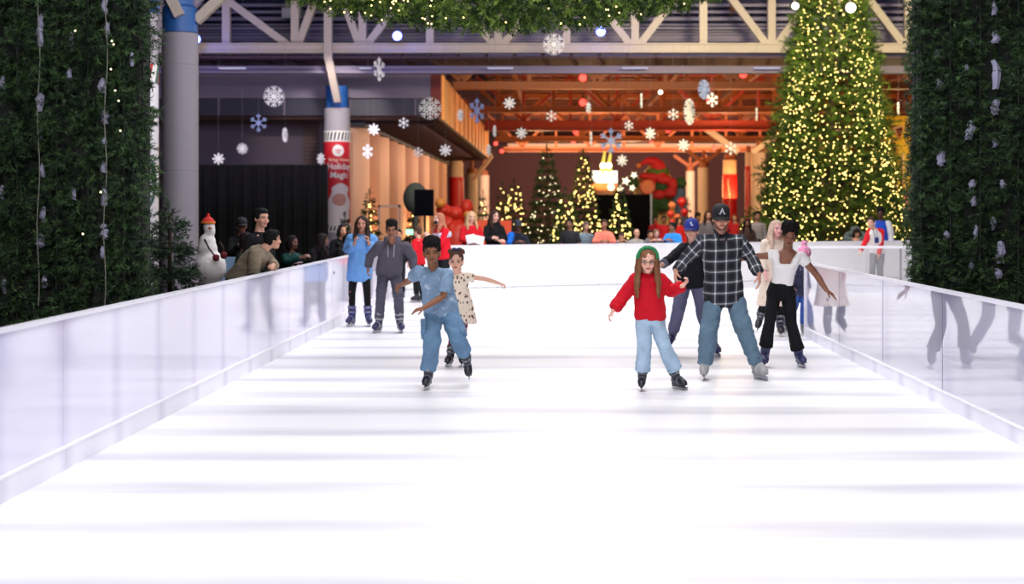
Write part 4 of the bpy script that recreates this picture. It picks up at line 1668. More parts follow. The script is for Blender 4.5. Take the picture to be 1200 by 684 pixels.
    g.cyl((xs[0], 46.1, zt), (xs[-1], 46.1, zt), .025)
    for q in (0, 50, 100, 149):
        g.cyl((xs[q], 46.12, -.03), (xs[q], 46.12, zt), .025)
    g.build('drape_frame', mat('dark_pipe', srgb(40, 40, 46), .4, metal=.6), parent=t)


def stripe_band(X, Y, r, z0, z1, parent, name, mats, n, slant=.25):
    g = G()
    for i in range(n):
        a0, a1 = 2 * PI * i / n, 2 * PI * (i + 1) / n
        rings = []
        for z, s in ((z0, 0), (z1, slant)):
            rings.append(np.array([A(X + rr * math.cos(a + s), Y + rr * math.sin(a + s), z) for rr, a in ((r - .01, a0), (r, a0), (r, (a0 + a1) / 2), (r, a1), (r - .01, a1))]))
        g.loft(rings, mi=i % len(mats))
    g.build(name, mats, parent=parent)


def wrapped_text(s, size, X, Y, r, ang, z, m, name, parent, bold=.0):
    cu = bpy.data.curves.new(name, 'FONT')
    cu.body = s
    cu.size = size
    cu.align_x = 'CENTER'
    cu.offset = bold
    cu.extrude = .004
    cu.resolution_u = 3
    o = bpy.data.objects.new(name + '_tmp', cu)
    COL.objects.link(o)
    bpy.context.view_layer.update()
    me = bpy.data.meshes.new_from_object(o.evaluated_get(bpy.context.evaluated_depsgraph_get()))
    bpy.data.objects.remove(o)
    bpy.data.curves.remove(cu)
    org = ORG[parent.name]
    for v in me.vertices:
        a = ang + v.co.x / r
        rr = r + .004 + v.co.z
        v.co = Vector((X + rr * math.cos(a) - org[0], Y + rr * math.sin(a) - org[1], z + v.co.y - org[2]))
    me.materials.clear()
    me.materials.append(m)
    me.name = name
    q = bpy.data.objects.new(name, me)
    COL.objects.link(q)
    q.parent = parent
    ORG[q.name] = org
    return q


def on_cyl(X, Y, r, ang, z, pts):
    """map flat (u, v) points onto the cylinder"""
    return [A(X + r * math.cos(ang + u / r), Y + r * math.sin(ang + u / r), z + v) for u, v in pts]


def cyl_patch(g, X, Y, r, ang, z, outline, mi=0):
    """filled star-shaped patch on a cylinder from a closed outline of (u, v), built as rings towards its centre"""
    c = np.mean(outline, axis=0)
    n = len(outline)
    v, f = [], []
    for k in (1.0, .75, .5, .25, .02):
        for (u, w) in outline:
            uu, ww = c[0] + (u - c[0]) * k, c[1] + (w - c[1]) * k
            a = ang + uu / r
            v.append(A(X + r * math.cos(a), Y + r * math.sin(a), z + ww))
    for i in range(4):
        for j in range(n):
            q = (j + 1) % n
            f.append((i * n + j, i * n + q, (i + 1) * n + q, (i + 1) * n + j))
    f.append(tuple(4 * n + j for j in range(n)))
    for (u, w) in outline:
        a = ang + u / r
        v.append(A(X + (r - .012) * math.cos(a), Y + (r - .012) * math.sin(a), z + w))
    for j in range(n):
        q = (j + 1) % n
        f.append((5 * n + j, 5 * n + q, q, j))
    g.add(v, f, mi)


def ovals(cx, cy, rx, ry, n=24, wob=0.0, k=5):
    return [(cx + rx * math.cos(t) * (1 + wob * math.sin(k * t)), cy + ry * math.sin(t) * (1 + wob * math.sin(k * t))) for t in np.linspace(0, 2 * PI, n, endpoint=False)]


def holiday_banner(X, Y, r):
    t = thing('holiday_banner', 'red banner reading Holiday Magic around the column below the truss post', 'banner', (X, Y, 0))
    zy = lambda y: za(y, Y)
    white = mat('banner_paper', srgb(236, 232, 228), .6)
    g = G()
    g.lathe((X, Y, 0), [(r - .012, zy(262)), (r, zy(262)), (r, zy(165)), (r - .012, zy(165))], n=48)
    g.build('red_sheet', mat('holiday_red', srgb(206, 32, 48), .55, var=.04), parent=t, smooth=True)
    bw = [mat('band_black', srgb(30, 30, 34), .6), white]
    stripe_band(X, Y, r + .004, zy(164.5), zy(155.5), t, 'striped_band', bw, 44, .12)
    stripe_band(X, Y, r + .004, zy(270.5), zy(262.5), t, 'striped_band', bw, 44, .12)
    g = G()
    for y in (154.6, 165.6, 262, 271.2):
        g.lathe((X, Y, 0), [(r - .012, zy(y) - .02), (r + .006, zy(y) - .02), (r + .006, zy(y) + .02), (r - .012, zy(y) + .02)], n=48)
    g.build('white_edging', white, parent=t)
    a0 = math.radians(-77)
    g = G()
    cyl_patch(g, X, Y, r + .006, a0, zy(177), ovals(0, 0, .19, .19))
    g.build('round_emblem', white, parent=t)
    g = G()
    for dz, w in ((.0, .2), (-.07, .1)):
        cyl_patch(g, X, Y, r + .01, a0, zy(176.6) + dz, ovals(0, 0, w * .62, .022, wob=.2, k=7))
    g.build('emblem_lettering', mat('emblem_rose', srgb(224, 120, 126), .6), parent=t)
    wrapped_text('Bring Home', .15, X, Y, r + .004, a0 + .1, zy(189.3), mat('banner_peach', srgb(250, 196, 170), .6), 'lettering', t, .004)
    wrapped_text('Holiday', .27, X, Y, r + .004, a0 + .1, zy(198.5), white, 'lettering', t, .006)
    wrapped_text('Magic', .27, X, Y, r + .004, a0 + .1, zy(208.5), white, 'lettering', t, .006)
    # soft white and rose picture in the lower half, kept plain
    g = G()
    cyl_patch(g, X, Y, r + .006, a0 + .12, zy(243), ovals(0, 0, .42, .62, 36, .06, 7))
    cyl_patch(g, X, Y, r + .006, a0 + .2, zy(223), ovals(0, 0, .3, .22, 30, .05, 5))
    cyl_patch(g, X, Y, r + .006, a0 - .2, zy(256), ovals(0, 0, .4, .25, 30, .07, 6))
    g.build('white_picture', mat('picture_white', srgb(222, 212, 212), .7, var=.12, scale=9), parent=t)
    g = G()
    cyl_patch(g, X, Y, r + .011, a0 + .1, zy(234), ovals(0, 0, .24, .2, 30))
    g.build('rose_picture', mat('picture_rose', srgb(196, 140, 128), .7, var=.12, scale=10), parent=t)


# ------------------------------------------------------------------ barriers round the ice
def barriers():
    white = board_material('barrier_sheet_left', (234, 231, 250), (206, 202, 230), 1.22, 11.35, rough=.07, spec=.75)
    rail = mat('barrier_rail', srgb(236, 234, 244), .35)
    kick = board_material('barrier_kick', (242, 241, 250), (206, 203, 222), 1.22, 11.35, rough=.3, spec=.4)
    lipm = mat('kick_lip', srgb(246, 246, 252), .4)
    t = thing('rink_barrier', 'long white waist-high barrier along the spectators and snowman', 'barrier', (LX, 17, 0))
    y = 2.8
    Y1 = 30.45
    while y < Y1 - .3:
        y1 = min(y + 2.44, Y1)
        g = G()
        g.span(LX - .03, LX, y + .004, y1 - .004, .16, 1.02)
        g.build('panel', white, parent=t)
        g = G()
        for q in (y + .06, (y + y1) / 2):
            g.span(LX - .09, LX - .031, q, q + .06, 0, 1.0)
        g.build('post', mat_cached('post_grey', (170, 170, 180)), parent=t)
        g = G()
        g.span(LX - .04, LX + .02, y + .003, y1 - .003, 0, .145)
        g.build('kick_plate', kick, parent=t)
        y = y1
    g = G()
    g.span(LX - .05, LX + .012, 2.8, Y1, 1.02, 1.045)
    g.build('top_rail', rail, parent=t)
    g = G()
    g.span(LX - .03, LX + .024, 2.8, Y1, .145, .162)
    g.build('kick_lip', lipm, parent=t)

    # right barrier: clear sheets over white, ends at Y = 20.8
    sheet = board_material('barrier_sheet_right', (206, 204, 218), (172, 168, 198), 2.44, 10.9, rough=.03, spec=.9, coat=.6)
    t = thing('rink_barrier', 'white glossy barrier mirroring the skaters, in front of the evergreen garland posts', 'barrier', (RX, 12, 0))
    y = 20.8
    while y > 3:
        y0 = y - 2.44
        g = G()
        g.span(RX, RX + .03, y0 + .006, y - .006, .14, 1.02)
        g.build('panel', sheet, parent=t)
        g = G()
        g.span(RX - .001, RX + .035, y0 - .006, y0 + .006, .14, 1.02)
        g.build('joint_strip', mat_cached('joint_dark', (74, 70, 92)), parent=t)
        g = G()
        g.span(RX - .02, RX + .04, y0 + .003, y - .003, 0, .125)
        g.build('kick_plate', kick, parent=t)
        y = y0
    g = G()
    g.span(RX - .012, RX + .05, 3, 20.8, 1.02, 1.05)
    g.build('top_rail', rail, parent=t)
    g = G()
    g.span(RX - .025, RX + .04, 3, 20.8, .125, .14)
    g.build('kick_lip', lipm, parent=t)
    g = G()
    g.span(RX - .02, RX + .06, 20.8, 20.86, 0, 1.05)
    g.build('end_post', rail, parent=t)
    # far barrier
    d = nrm(FAR1 - FAR0)
    d3 = A(d[0], d[1], 0)
    nr = A(d[1], -d[0], 0)
    L = np.linalg.norm(FAR1 - FAR0)
    wall = board_material('barrier_sheet_far', (244, 243, 246), (232, 230, 236), 2.44, 0, rough=.25, spec=.45, axis=0)
    t = thing('rink_barrier', 'white barrier across the far end of the ice, spectators leaning on it', 'barrier', (3, 33.7, 0))
    R = np.array([d3, nr, A(0, 0, 1)])
    s0 = 0.0
    B = lambda s, o, z: A(FAR0[0], FAR0[1], 0) + d3 * s + nr * o + A(0, 0, z)
    while s0 < L - .1:
        s1 = min(s0 + 2.44, L)
        g = G()
        g.box(B((s0 + s1) / 2, 0, .59), (s1 - s0 - .006, .03, .86), R=R)
        g.build('panel', wall, parent=t)
        g = G()
        g.box(B((s0 + s1) / 2, .015, .075), (s1 - s0 - .004, .06, .15), R=R)
        g.build('kick_plate', mat_cached('kick_far', (234, 234, 240)), parent=t)
        s0 = s1
    g = G()
    g.box(B(L / 2, 0, 1.035), (L, .06, .03), R=R)
    g.build('top_rail', rail, parent=t)

    # low clear screen in front of the raglan boy
    t = thing('glass_screen', 'clear screen with white top rail before the boy with red sleeves', 'barrier', (7, 30.6, 0))
    g = G()
    g.span(5.05, 9.2, 30.59, 30.605, .12, 1.0)
    g.build('pane', glass_mat('clear_sheet', (.97, .97, 1, 1)), parent=t)
    g = G()
    g.span(5.0, 9.25, 30.57, 30.63, 1.0, 1.05)
    g.build('top_rail', rail, parent=t)
    g = G()
    g.span(5.0, 9.25, 30.57, 30.63, 0, .12)
    g.build('kick_plate', mat_cached('kick_far', (234, 234, 240)), parent=t)
    g = G()
    for x in (5.03, 7.1, 9.2):
        g.span(x - .02, x + .02, 30.63, 30.66, 0, 1.0)
    g.build('post', mat_cached('post_grey', (170, 170, 180)), parent=t)


MC = {}


def mat_cached(name, rgb, rough=.5, **k):
    if name not in MC:
        MC[name] = mat(name, srgb(*rgb), rough, **k)
    return MC[name]
# ------------------------------------------------------------------ evergreen, lights, snowflakes, props
FOL = mat_attr('evergreen_needles', .6, spec=.25)
BARK = mat('bark', srgb(70, 50, 38), .9, var=.2)
WARM = mat_emit('warm_bulb', (1.0, .70, .20, 1), 7, sample=False)
WARMW = mat_emit('white_bulb', (1.0, .85, .5, 1), 5, sample=False)


def ico(name, r, m):
    g = G()
    g.ell((0, 0, 0), (r, r, r), nu=8, nv=6)
    return g


def add_bulbs(t, pts, r, m, name='light_bulb', cap=100):
    """the bulbs nearest the camera as parts, any further ones as one part"""
    pts = sorted([A(p) for p in pts], key=lambda p: p[1])
    org = ORG[t.name]
    g = G()
    g.ell(pts[0] * 0 + org, (r, r, r), nu=8, nv=6)
    o = g.build(name, m, parent=t, smooth=True)
    o.location = Vector(pts[0] - org)
    for p in pts[1:cap]:
        c = o.copy()
        COL.objects.link(c)
        c.location = Vector(p - org)
    if len(pts) > cap:
        g = G()
        for p in pts[cap:]:
            g.ell(p, (r, r, r), nu=6, nv=4)
        s = g.build('light_string', m, parent=t)
        s['kind'] = 'stuff'


def tree(px, ytop, Y, rpx, name, label, tips, bulbs, group=None, z0=-.03, tiplen=None, br=.024, c0=(10, 26, 14), c1=(58, 86, 34), apex=None, k=12, zlow=None, bm=None, nl=None, shape=1.0, w=None, lit=1.0):
    X = xa(px, Y)
    zt = za(ytop, Y) if apex is None else apex
    H = zt - z0
    r0 = rpx * Y / F
    zl = zlow if zlow is not None else z0 + .07 * H
    t = thing(name, label, 'tree', (X, Y, z0), group)
    rng = np.random.default_rng(int(px * 7 + Y))
    tl = tiplen or max(.1, .12 * r0 + .05)

    def rad(h):
        return r0 * np.clip(1 - h, 0, 1) ** shape + .02
    # tips on layered boughs
    h = rng.uniform(0, 1, tips * 3)
    keep = rng.uniform(0, 1, len(h)) < (1 - h) * .95 + .06
    h = h[keep][:tips]
    n = len(h)
    layers = max(7, int(H * 3.2))
    hq = np.floor(h * layers) / layers + .25 * (h * layers % 1) / layers
    h = np.where(rng.uniform(0, 1, n) < .7, hq, h)
    ang = rng.uniform(0, 2 * PI, n)
    bough = np.sin(ang * 7 + np.floor(h * layers) * 2.1) * .09 + np.sin(ang * 13 + np.floor(h * layers) * 1.3) * .05
    q = rng.uniform(.35, 1.0, n) ** .6
    r = rad(h) * (q + bough)
    z = zl + (zt - zl) * h - r * .18
    P = np.stack([X + r * np.cos(ang), Y + r * np.sin(ang), z], 1)
    D = np.stack([np.cos(ang), np.sin(ang), rng.uniform(-.35, .55, n)], 1) + rng.normal(0, .25, (n, 3))
    L = tl * rng.uniform(.7, 1.3, n)
    # leader
    P = np.concatenate([P, np.array([[X, Y, zt - .25 * i * tl] for i in range(6)])])
    D = np.concatenate([D, np.array([[rng.normal(0, .3), rng.normal(0, .3), 1.0] for i in range(6)])])
    L = np.concatenate([L, np.full(6, tl)])
    v, f, c = needles(P, D, L, k=k, nl=nl or tl * .5, w=w or tl * .085, c0=c0, c1=c1, rng=rng)
    np_mesh('foliage', v, f, FOL, parent=t, cols=c)
    g = G()
    g.tube([(X, Y, z0), (X, Y, zt - .1)], [max(.04, r0 * .07), .015], n=10, rnd=False)
    g.lathe((X, Y, z0), [(r0 * .3, 0), (r0 * .3, .03), (r0 * .1, .05)], n=16)
    g.build('trunk', BARK, parent=t)
    if bulbs:
        hh = 1 - np.sqrt(rng.uniform(0.001, 1, bulbs))
        aa = rng.uniform(-PI, 0.0, bulbs)                  # the half turned to the ice carries the strings that show
        back = rng.uniform(0, 1, bulbs) < .12
        aa = np.where(back, -aa, aa)
        rr = rad(hh) * rng.uniform(.86, 1.06, bulbs)
        zz = zl + (zt - zl) * hh - rr * .14
        add_bulbs(t, [A(X + a * math.cos(b), Y + a * math.sin(b), c_) for a, b, c_ in zip(rr, aa, zz)], br, bm or WARM)
    return t


def garland_post(t, X, Y, r, z0, z1, n, rng, c0=(18, 34, 26), c1=(74, 102, 60), xmin=None, xmax=None):
    """one hanging evergreen garland: knots of tips along a core cord"""
    knots = np.arange(z0, z1, .115)
    ka = rng.uniform(0, 2 * PI, len(knots))
    ks = rng.uniform(.55, 1.4, len(knots))
    i = rng.integers(0, len(knots), n)
    z = knots[i] + rng.normal(0, .03, n)
    a = rng.uniform(0, 2 * PI, n)
    lump = ks[i] * (1 + .25 * np.cos(a - ka[i]))
    q = rng.uniform(.05, .6, n) * r * lump
    P = np.stack([X + q * np.cos(a) + .4 * r * np.cos(ka[i]), Y + q * np.sin(a) + .4 * r * np.sin(ka[i]), z], 1)
    D = np.stack([np.cos(a), np.sin(a), rng.uniform(-.8, .5, n)], 1) + rng.normal(0, .2, (n, 3))
    L = r * .85 * rng.uniform(.6, 1.15, n) * lump
    v, f, c = needles(P, D, L, k=17, nl=.05, w=.0045, c0=c0, c1=c1, rng=rng)
    tri = v.reshape(-1, 3, 3)
    ok = np.ones(len(tri), bool)
    if xmin is not None:
        ok &= tri[:, :, 0].min(1) > xmin
    if xmax is not None:
        ok &= tri[:, :, 0].max(1) < xmax
    v = tri[ok].reshape(-1, 3)
    c = c.reshape(-1, 3, 3)[ok].reshape(-1, 3)
    f = np.arange(len(v)).reshape(-1, 3)
    o = np_mesh('garland', v, f, FOL, parent=t, cols=c)
    g = G()
    g.tube([(X, Y, z0), (X, Y, z1)], .009, n=6)
    g.build('cord', mat_cached('dark_cord', (20, 28, 20)), parent=o)


def gauze_patch(g, px, py, w, h, Y, rng):
    """a loose end of white gauze tucked between the garlands"""
    k = Y / F
    n = 7
    ww = w * k / 2 * .8
    hh = h * k / 2
    rings = []
    for i in range(n):
        t = -1 + 2 * i / (n - 1)
        b = ww * (.55 + .45 * math.cos(t * 1.4)) * rng.uniform(.75, 1.15)
        c = at(px, py, Y) + A(rng.normal(0, ww * .18), .03 * math.cos(t * 1.5) * -1, t * hh)
        rings.append(np.array([c + A(-b, .02, 0), c + A(0, -.012, .01), c + A(b, .015, 0), c + A(b, .022, 0), c + A(0, -.004, .01), c + A(-b, .027, 0)]))
    g.loft(rings)


def garlands():
    rng = np.random.default_rng(5)
    cloth_m = mat('white_gauze', srgb(176, 174, 204), .8, var=.12, scale=3)
    wire = mat('wire_grey', srgb(120, 120, 112), .6)
    # left gate post
    Y = 13.0
    t = thing('garland_post', 'tall gate post of hanging evergreen garlands behind the long barrier, wires showing', 'garland', (xa(90, Y), Y + .3, 0))
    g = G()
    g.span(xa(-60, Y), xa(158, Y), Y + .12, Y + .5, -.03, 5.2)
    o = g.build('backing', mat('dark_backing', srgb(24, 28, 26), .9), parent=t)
    g = G()
    for px, py, w, h in ((47, 36, 12, 38), (47, 120, 13, 24), (47, 160, 9, 16), (82, 88, 10, 14), (84, 50, 8, 22), (121, 101, 12, 18), (123, 136, 13, 20), (122, 168, 8, 12), (126, 36, 8, 18), (122, 232, 12, 20),
                         (122, 272, 13, 18), (120, 296, 7, 14), (86, 228, 9, 14), (50, 252, 10, 18), (49, 283, 14, 16), (3, 98, 9, 16), (2, 226, 8, 16), (5, 336, 8, 18), (52, 330, 9, 16), (154, 70, 8, 16), (123, 8, 9, 24), (121, 196, 9, 14), (50, 200, 8, 16)):
        g = G()
        gauze_patch(g, px, py, w, h, Y + .03, rng)
        g.build('gauze_strip', cloth_m, parent=t)
    for px, r, dy in ((-18, .17, 0), (21, .16, -.02), (66, .125, .0), (102, .12, .02), (146, .135, -.02), (162, .1, .14), (45, .07, .12), (124, .065, .12), (84, .06, .12)):
        garland_post(t, xa(px, Y), Y + dy, r * 1.1, .0, 4.6, int(10500 * r), rng, xmax=LX - .1)
    g = G()
    for px, q in ((52, 0), (131, 1)):
        pts = [A(xa(px + 1.5 * math.sin(i * .9) - (3.5 * i / 24 if q else 1.5 * i / 24), Y), Y - .13, 4.3 - i * .14) for i in range(25)]
        g.tube(pts, .0042, n=6)
    g.build('light_cord', wire, parent=t)
    add_bulbs(t, [at(131, 48, Y - .21), at(133, 52, Y - .22), at(130, 81, Y - .21), at(135, 106, Y - .22), at(139, 118, Y - .22), at(141, 153, Y - .21), at(118, 225, Y - .21), at(97, 274, Y - .2), at(88, 36, Y - .2)], .008, WARMW)
    # right gate post
    Y = 15.2
    t = thing('garland_post', 'tall gate post of hanging evergreen garlands behind the mirroring barrier', 'garland', (xa(1140, Y), Y + .3, 0))
    g = G()
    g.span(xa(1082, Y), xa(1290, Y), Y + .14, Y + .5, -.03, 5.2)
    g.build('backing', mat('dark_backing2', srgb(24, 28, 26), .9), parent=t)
    g = G()
    for px, py, w, h in ((1137, 153, 13, 22), (1104, 186, 13, 18), (1101, 100, 10, 14), (1097, 65, 9, 12), (1167, 44, 13, 14), (1167, 88, 14, 34), (1166, 126, 13, 18), (1139, 218, 10, 14), (1141, 236, 9, 12), (1164, 262, 9, 16), (1172, 296, 14, 26),
                         (1170, 321, 11, 12), (1138, 52, 8, 10), (1143, 272, 7, 16), (1109, 276, 8, 10), (1139, 310, 9, 12), (1175, 216, 9, 10), (1133, 80, 7, 10), (1165, 10, 9, 16), (1117, 330, 8, 10), (1166, 168, 8, 10)):
        g = G()
        gauze_patch(g, px, py, w, h, Y + .03, rng)
        g.build('gauze_strip', cloth_m, parent=t)
    for px, r, dy in ((1080, .135, .02), (1114, .125, .0), (1150, .12, .03), (1193, .16, -.02), (1235, .18, 0), (1097, .07, .12), (1132, .07, .12), (1171, .06, .12), (1076, .1, .14)):
        garland_post(t, xa(px, Y), Y + dy, r * 1.15, .0, 5.0, int(10500 * r), rng, xmin=RX + .08)
    # swag between them, overhead
    Y = 16.0
    t = thing('garland_swag', 'thick evergreen garland with fairy lights sagging across the top', 'garland', (0, Y, 4.2))

    def zc(px):
        return za(40 - 36 * ((px - 588) / 240.0) ** 2, Y) + .42
    n = 8500
    px = rng.uniform(225, 960, n)
    a = rng.uniform(0, 2 * PI, n)
    q = rng.uniform(0, 1, n) ** .5 * .34
    P = np.stack([xa(px, Y), Y + q * np.cos(a), np.array([zc(p) for p in px]) + q * np.sin(a)], 1)
    D = np.stack([rng.normal(0, .6, n), np.cos(a), np.sin(a)], 1)
    v, f, c = needles(P, D, rng.uniform(.08, .15, n), k=14, nl=.055, w=.0075, c0=(34, 58, 28), c1=(128, 156, 66), rng=rng)
    np_mesh('foliage', v, f, FOL, parent=t, cols=c)
    g = G()
    g.tube([A(xa(p, Y), Y, zc(p)) for p in range(225, 965, 20)], .03, n=8)
    g.build('core_rope', BARK, parent=t)
    pts = []
    for i in range(95):
        p = rng.uniform(352, 830) if i > 34 else rng.uniform(360, 520)
        pts.append(A(xa(p, Y), Y - rng.uniform(.3, .42), zc(p) - rng.uniform(-.1, .42)))
    add_bulbs(t, pts, .0085, WARM)


def flake(px, py, dia, kind, yaw, col, label, Y=None, group='hanging snowflakes'):
    Y = Y or 42.5 + (int(px * 3 + py * 7) % 40) / 10.0
    R = dia * Y / F / 2
    c = at(px, py, Y)
    t = thing('hanging_snowflake', label, 'snowflake', c, group)
    m = mat_cached('flake_white', (250, 249, 247), .6) if col == 'w' else mat_cached('flake_blue', (150, 166, 214), .5)
    th = .035
    g = G()
    ca, sa = math.cos(yaw), math.sin(yaw)
    ex, ey = A(ca, sa, 0), A(-sa, ca, 0)
    U = lambda r, a: c + ex * (r * math.sin(a)) + A(0, 0, r * math.cos(a))

    def arm(r0, r1, a0, a1, w):
        p, q = U(r0, a0), U(r1, a1)
        g.bar(p, q, th, w, up=np.cross(ey, nrm(q - p)))
    n = 8 if kind in ('a', 'c') else 6
    w = R * (.085 if kind == 'a' else .13)
    for i in range(n):
        a = 2 * PI * i / n
        arm(0, R, a, a, w)
        if kind == 'a':                               # lacy flake: forked arms with a joined ring
            for s in (-1, 1):
                arm(R * .62, R * .98, a, a + s * .27, w * .95)
                arm(R * .3, R * .66, a, a + s * .37, w * .9)
        elif kind == 'b':                             # six-armed star with a solid heart
            g.prism([U(R * .14, a - .5), U(R * .62, a), U(R * .14, a + .5)], ey * th)
            for s in (-1, 1):
                arm(R * .55, R * .88, a, a + s * .26, w * .9)
        else:                                         # small blunt flake with paddle arms
            g.prism([U(R * .4, a - .28), U(R * .78, a - .24), U(R, a), U(R * .78, a + .24), U(R * .4, a + .28)], ey * th)
    hub = [U(R * (.24 if kind != 'c' else .45), 2 * PI * i / 16) - ey * th * .6 for i in range(16)]
    g.prism(hub, ey * th * 1.2)
    g.build('flake', m, parent=t)
    g = G()
    g.tube([c + A(0, 0, R), c + A(0, 0, R + max(.2, min(7.0, 9.0 - c[2] - R)))], .0025, n=5)
    g.build('hanging_thread', mat_cached('thread', (120, 116, 120), .8), parent=t)


def snowflakes():
    for a in (
        (321, 113, 25, 'a', .1, 'w', 'large lacy white snowflake in front of the lilac fascia above the black drape'),
        (303, 144, 21, 'b', .0, 'b', 'thin pale blue star snowflake just below the large white one over the drape'),
        (334, 158, 17, 'a', 1.42, 'w', 'white snowflake seen edge-on, right of the pale blue star over the drape'),
        (284, 174, 13, 'a', .4, 'w', 'small white snowflake above the drape, upper one of a pair near the plain grey column'),
        (256, 186, 14.5, 'c', .2, 'w', 'small white snowflake above the drape, beside the plain grey column'),
        (376.5, 186, 14, 'c', 1.0, 'w', 'small white snowflake half turned beside the Holiday Magic banner, on its drape side'),
        (431, 177.5, 17, 'b', .9, 'w', 'white snowflake half turned in front of the first fluted panel by the banner'),
        (438, 151.5, 14, 'c', .3, 'w', 'white snowflake at the top of the fluted panels, above the half turned one'),
        (473, 144, 13, 'b', .3, 'w', 'white six-armed snowflake under the dark soffit, below the large lacy one'),
        (504, 127, 27, 'a', .05, 'w', 'large lacy white snowflake at the corner of the timber fascia'),
        (444.5, 81, 28, 'b', 1.2, 'w', 'tall white snowflake nearly edge-on in front of the roof beam'),
        (522, 176, 15, 'c', .1, 'w', 'small white snowflake below the soffit near the first red rear banner'),
        (490, 178.5, 12.5, 'b', .4, 'w', 'small white snowflake against the bright fluted panel'),
        (540, 135, 14, 'c', 1.1, 'w', 'narrow turned white snowflake against the timber fascia'),
        (559, 130, 29, 'b', .95, 'b', 'large pale blue star snowflake half turned by the timber fascia'),
        (597, 121, 15, 'c', .1, 'w', 'white snowflake right of the large pale blue star by the timber fascia'),
        (580, 153.5, 13, 'c', 1.4, 'w', 'edge-on white snowflake at the end of the timber fascia, upper one'),
        (573, 176, 13, 'c', 1.25, 'w', 'edge-on white snowflake at the end of the timber fascia, lower one'),
        (611, 156, 14, 'c', .2, 'w', 'white snowflake in front of the deep red truss above the dark tall tree'),
        (646, 136, 13.5, 'b', .2, 'w', 'white six-armed snowflake on the deep red truss left of the red lamps'),
        (649, 52, 26, 'a', .1, 'w', 'large lacy white snowflake in front of the lilac roof beam, just below the swag'),
        (690, 126.5, 13, 'c', 1.1, 'w', 'narrow turned white snowflake right beside the lower red lamp'),
        (716, 165, 30, 'b', .3, 'b', 'large pale blue star snowflake above the glowing white sign'),
        (729, 188, 14, 'c', .3, 'w', 'white snowflake between the pale blue star and the red hat'),
        (737, 147, 11.5, 'b', .2, 'w', 'smallest white snowflake on the deep red truss, right of the pale blue star'),
        (752, 118, 17, 'c', 1.48, 'w', 'edge-on white snowflake below the second truss'),
        (762, 156.5, 15, 'c', .5, 'w', 'white snowflake above the red hat'),
        (789, 134, 13.5, 'b', .1, 'w', 'white snowflake on the deep red truss left of the tall narrow one'),
        (808, 131, 31, 'a', 1.05, 'w', 'tall lacy white snowflake turned sideways before the deep red truss'),
        (825, 105, 23, 'a', .8, 'b', 'pale blue lacy snowflake above the tall narrow white one'),
        (834.5, 117, 17, 'b', .5, 'w', 'white snowflake touching the pale blue lacy one'),
        (801, 170, 15, 'c', .2, 'w', 'white snowflake over the slim rear columns'),
        (856, 174, 15.5, 'b', .2, 'w', 'white snowflake above the red banner column behind the plaid shirt'),
        (887, 134, 15, 'c', 1.42, 'w', 'edge-on white snowflake next to the big tree'),
        (1053, 127, 14, 'c', 1.3, 'w', 'edge-on white snowflake right of the big tree above the yellow ride'),
        (693, 163, 17, 'c', 1.5, 'w', 'edge-on white snowflake left of the large pale blue star above the sign'),
    ):
        flake(*a)


def lamp(px, py, Y, r, m, label, group, body):
    c = at(px, py, Y)
    t = thing('spot_lamp', label, 'lamp', c, group)
    g = G()
    d = nrm(A(0, 0, CZ) - c)
    d = nrm(A(0, -1, -.12))
    g.tube([c - d * .02, c - d * .3, c - d * .36], [r * 1.05, r * .95, r * .6], n=18, rnd=False)
    g.bar(c - d * .15 + A(0, 0, r), c - d * .15 + A(0, 0, r + .25), .05, .05)
    g.build('lamp_housing', body, parent=t)
    g = G()
    g.ell(c, (r * .95, r * .4, r * .95), nu=16, nv=8)
    g.build('hanging_lens', m, parent=t, smooth=True)


def lamps():
    body = mat_cached('lamp_black', (26, 26, 30), .5)
    blue = mat_emit('blue_beam', (.16, .2, 1, 1), 9)
    red = mat_emit('red_beam', (1, .05, .035, 1), 4)
    whi = mat_emit('white_beam', (1, .9, .75, 1), 6)
    for px, py, lab in ((465.5, 42, 'blue spot lamp below the swag, right of the truss post'), (704, 37, 'blue spot lamp below the swag, right of the large white snowflake'), (229.5, 46, 'blue spot lamp beside the plain grey column')):
        lamp(px, py, 46, .15, blue, lab, 'blue spot lamps on the roof truss', body)
    for px, py, Y, r, lab in ((683, 91, 55.5, .15, 'red spot lamp on the nearest orange truss, left one'), (871, 87, 55.5, .15, 'red spot lamp on the nearest orange truss, close to the big tree'), (683, 120, 68, .17, 'red spot lamp on the second truss below the other red lamp'),
                              (831, 118, 68, .12, 'red spot lamp half behind a snowflake by the pale blue lacy one'), (675, 155, 95, .16, 'red spot lamp on the fourth truss above the lit trees'), (672, 166.5, 110, .14, 'small red spot lamp on the farthest truss above the lit trees'),
                              (783, 152.5, 95, .18, 'red spot lamp on the fourth truss above the red hat'), (763.5, 166, 110, .14, 'small red spot lamp on the farthest truss left of the red hat tip'), (581, 168, 110, .15, 'red spot lamp at the end of the soffit, upper one'),
                              (588, 177, 118, .16, 'red spot lamp at the end of the soffit, lower one'), (837, 173, 110, .14, 'small red spot lamp above the red banner column')):
        lamp(px, py, Y, r, red, lab, 'red spot lamps of the rear hall', body)
    for px, py, Y, r, lab in ((774, 108, 68, .1, 'small white spot lamp on the second truss'), (714, 150, 95, .1, 'small white spot lamp left of the pale blue star snowflake'), (932, 7, 40, .1, 'white spot lamp at the tip of the big tree, left side'), (997, 9, 40, .14, 'white spot lamp at the tip of the big tree, right side')):
        lamp(px, py, Y, r, whi, lab, 'white spot lamps', body)


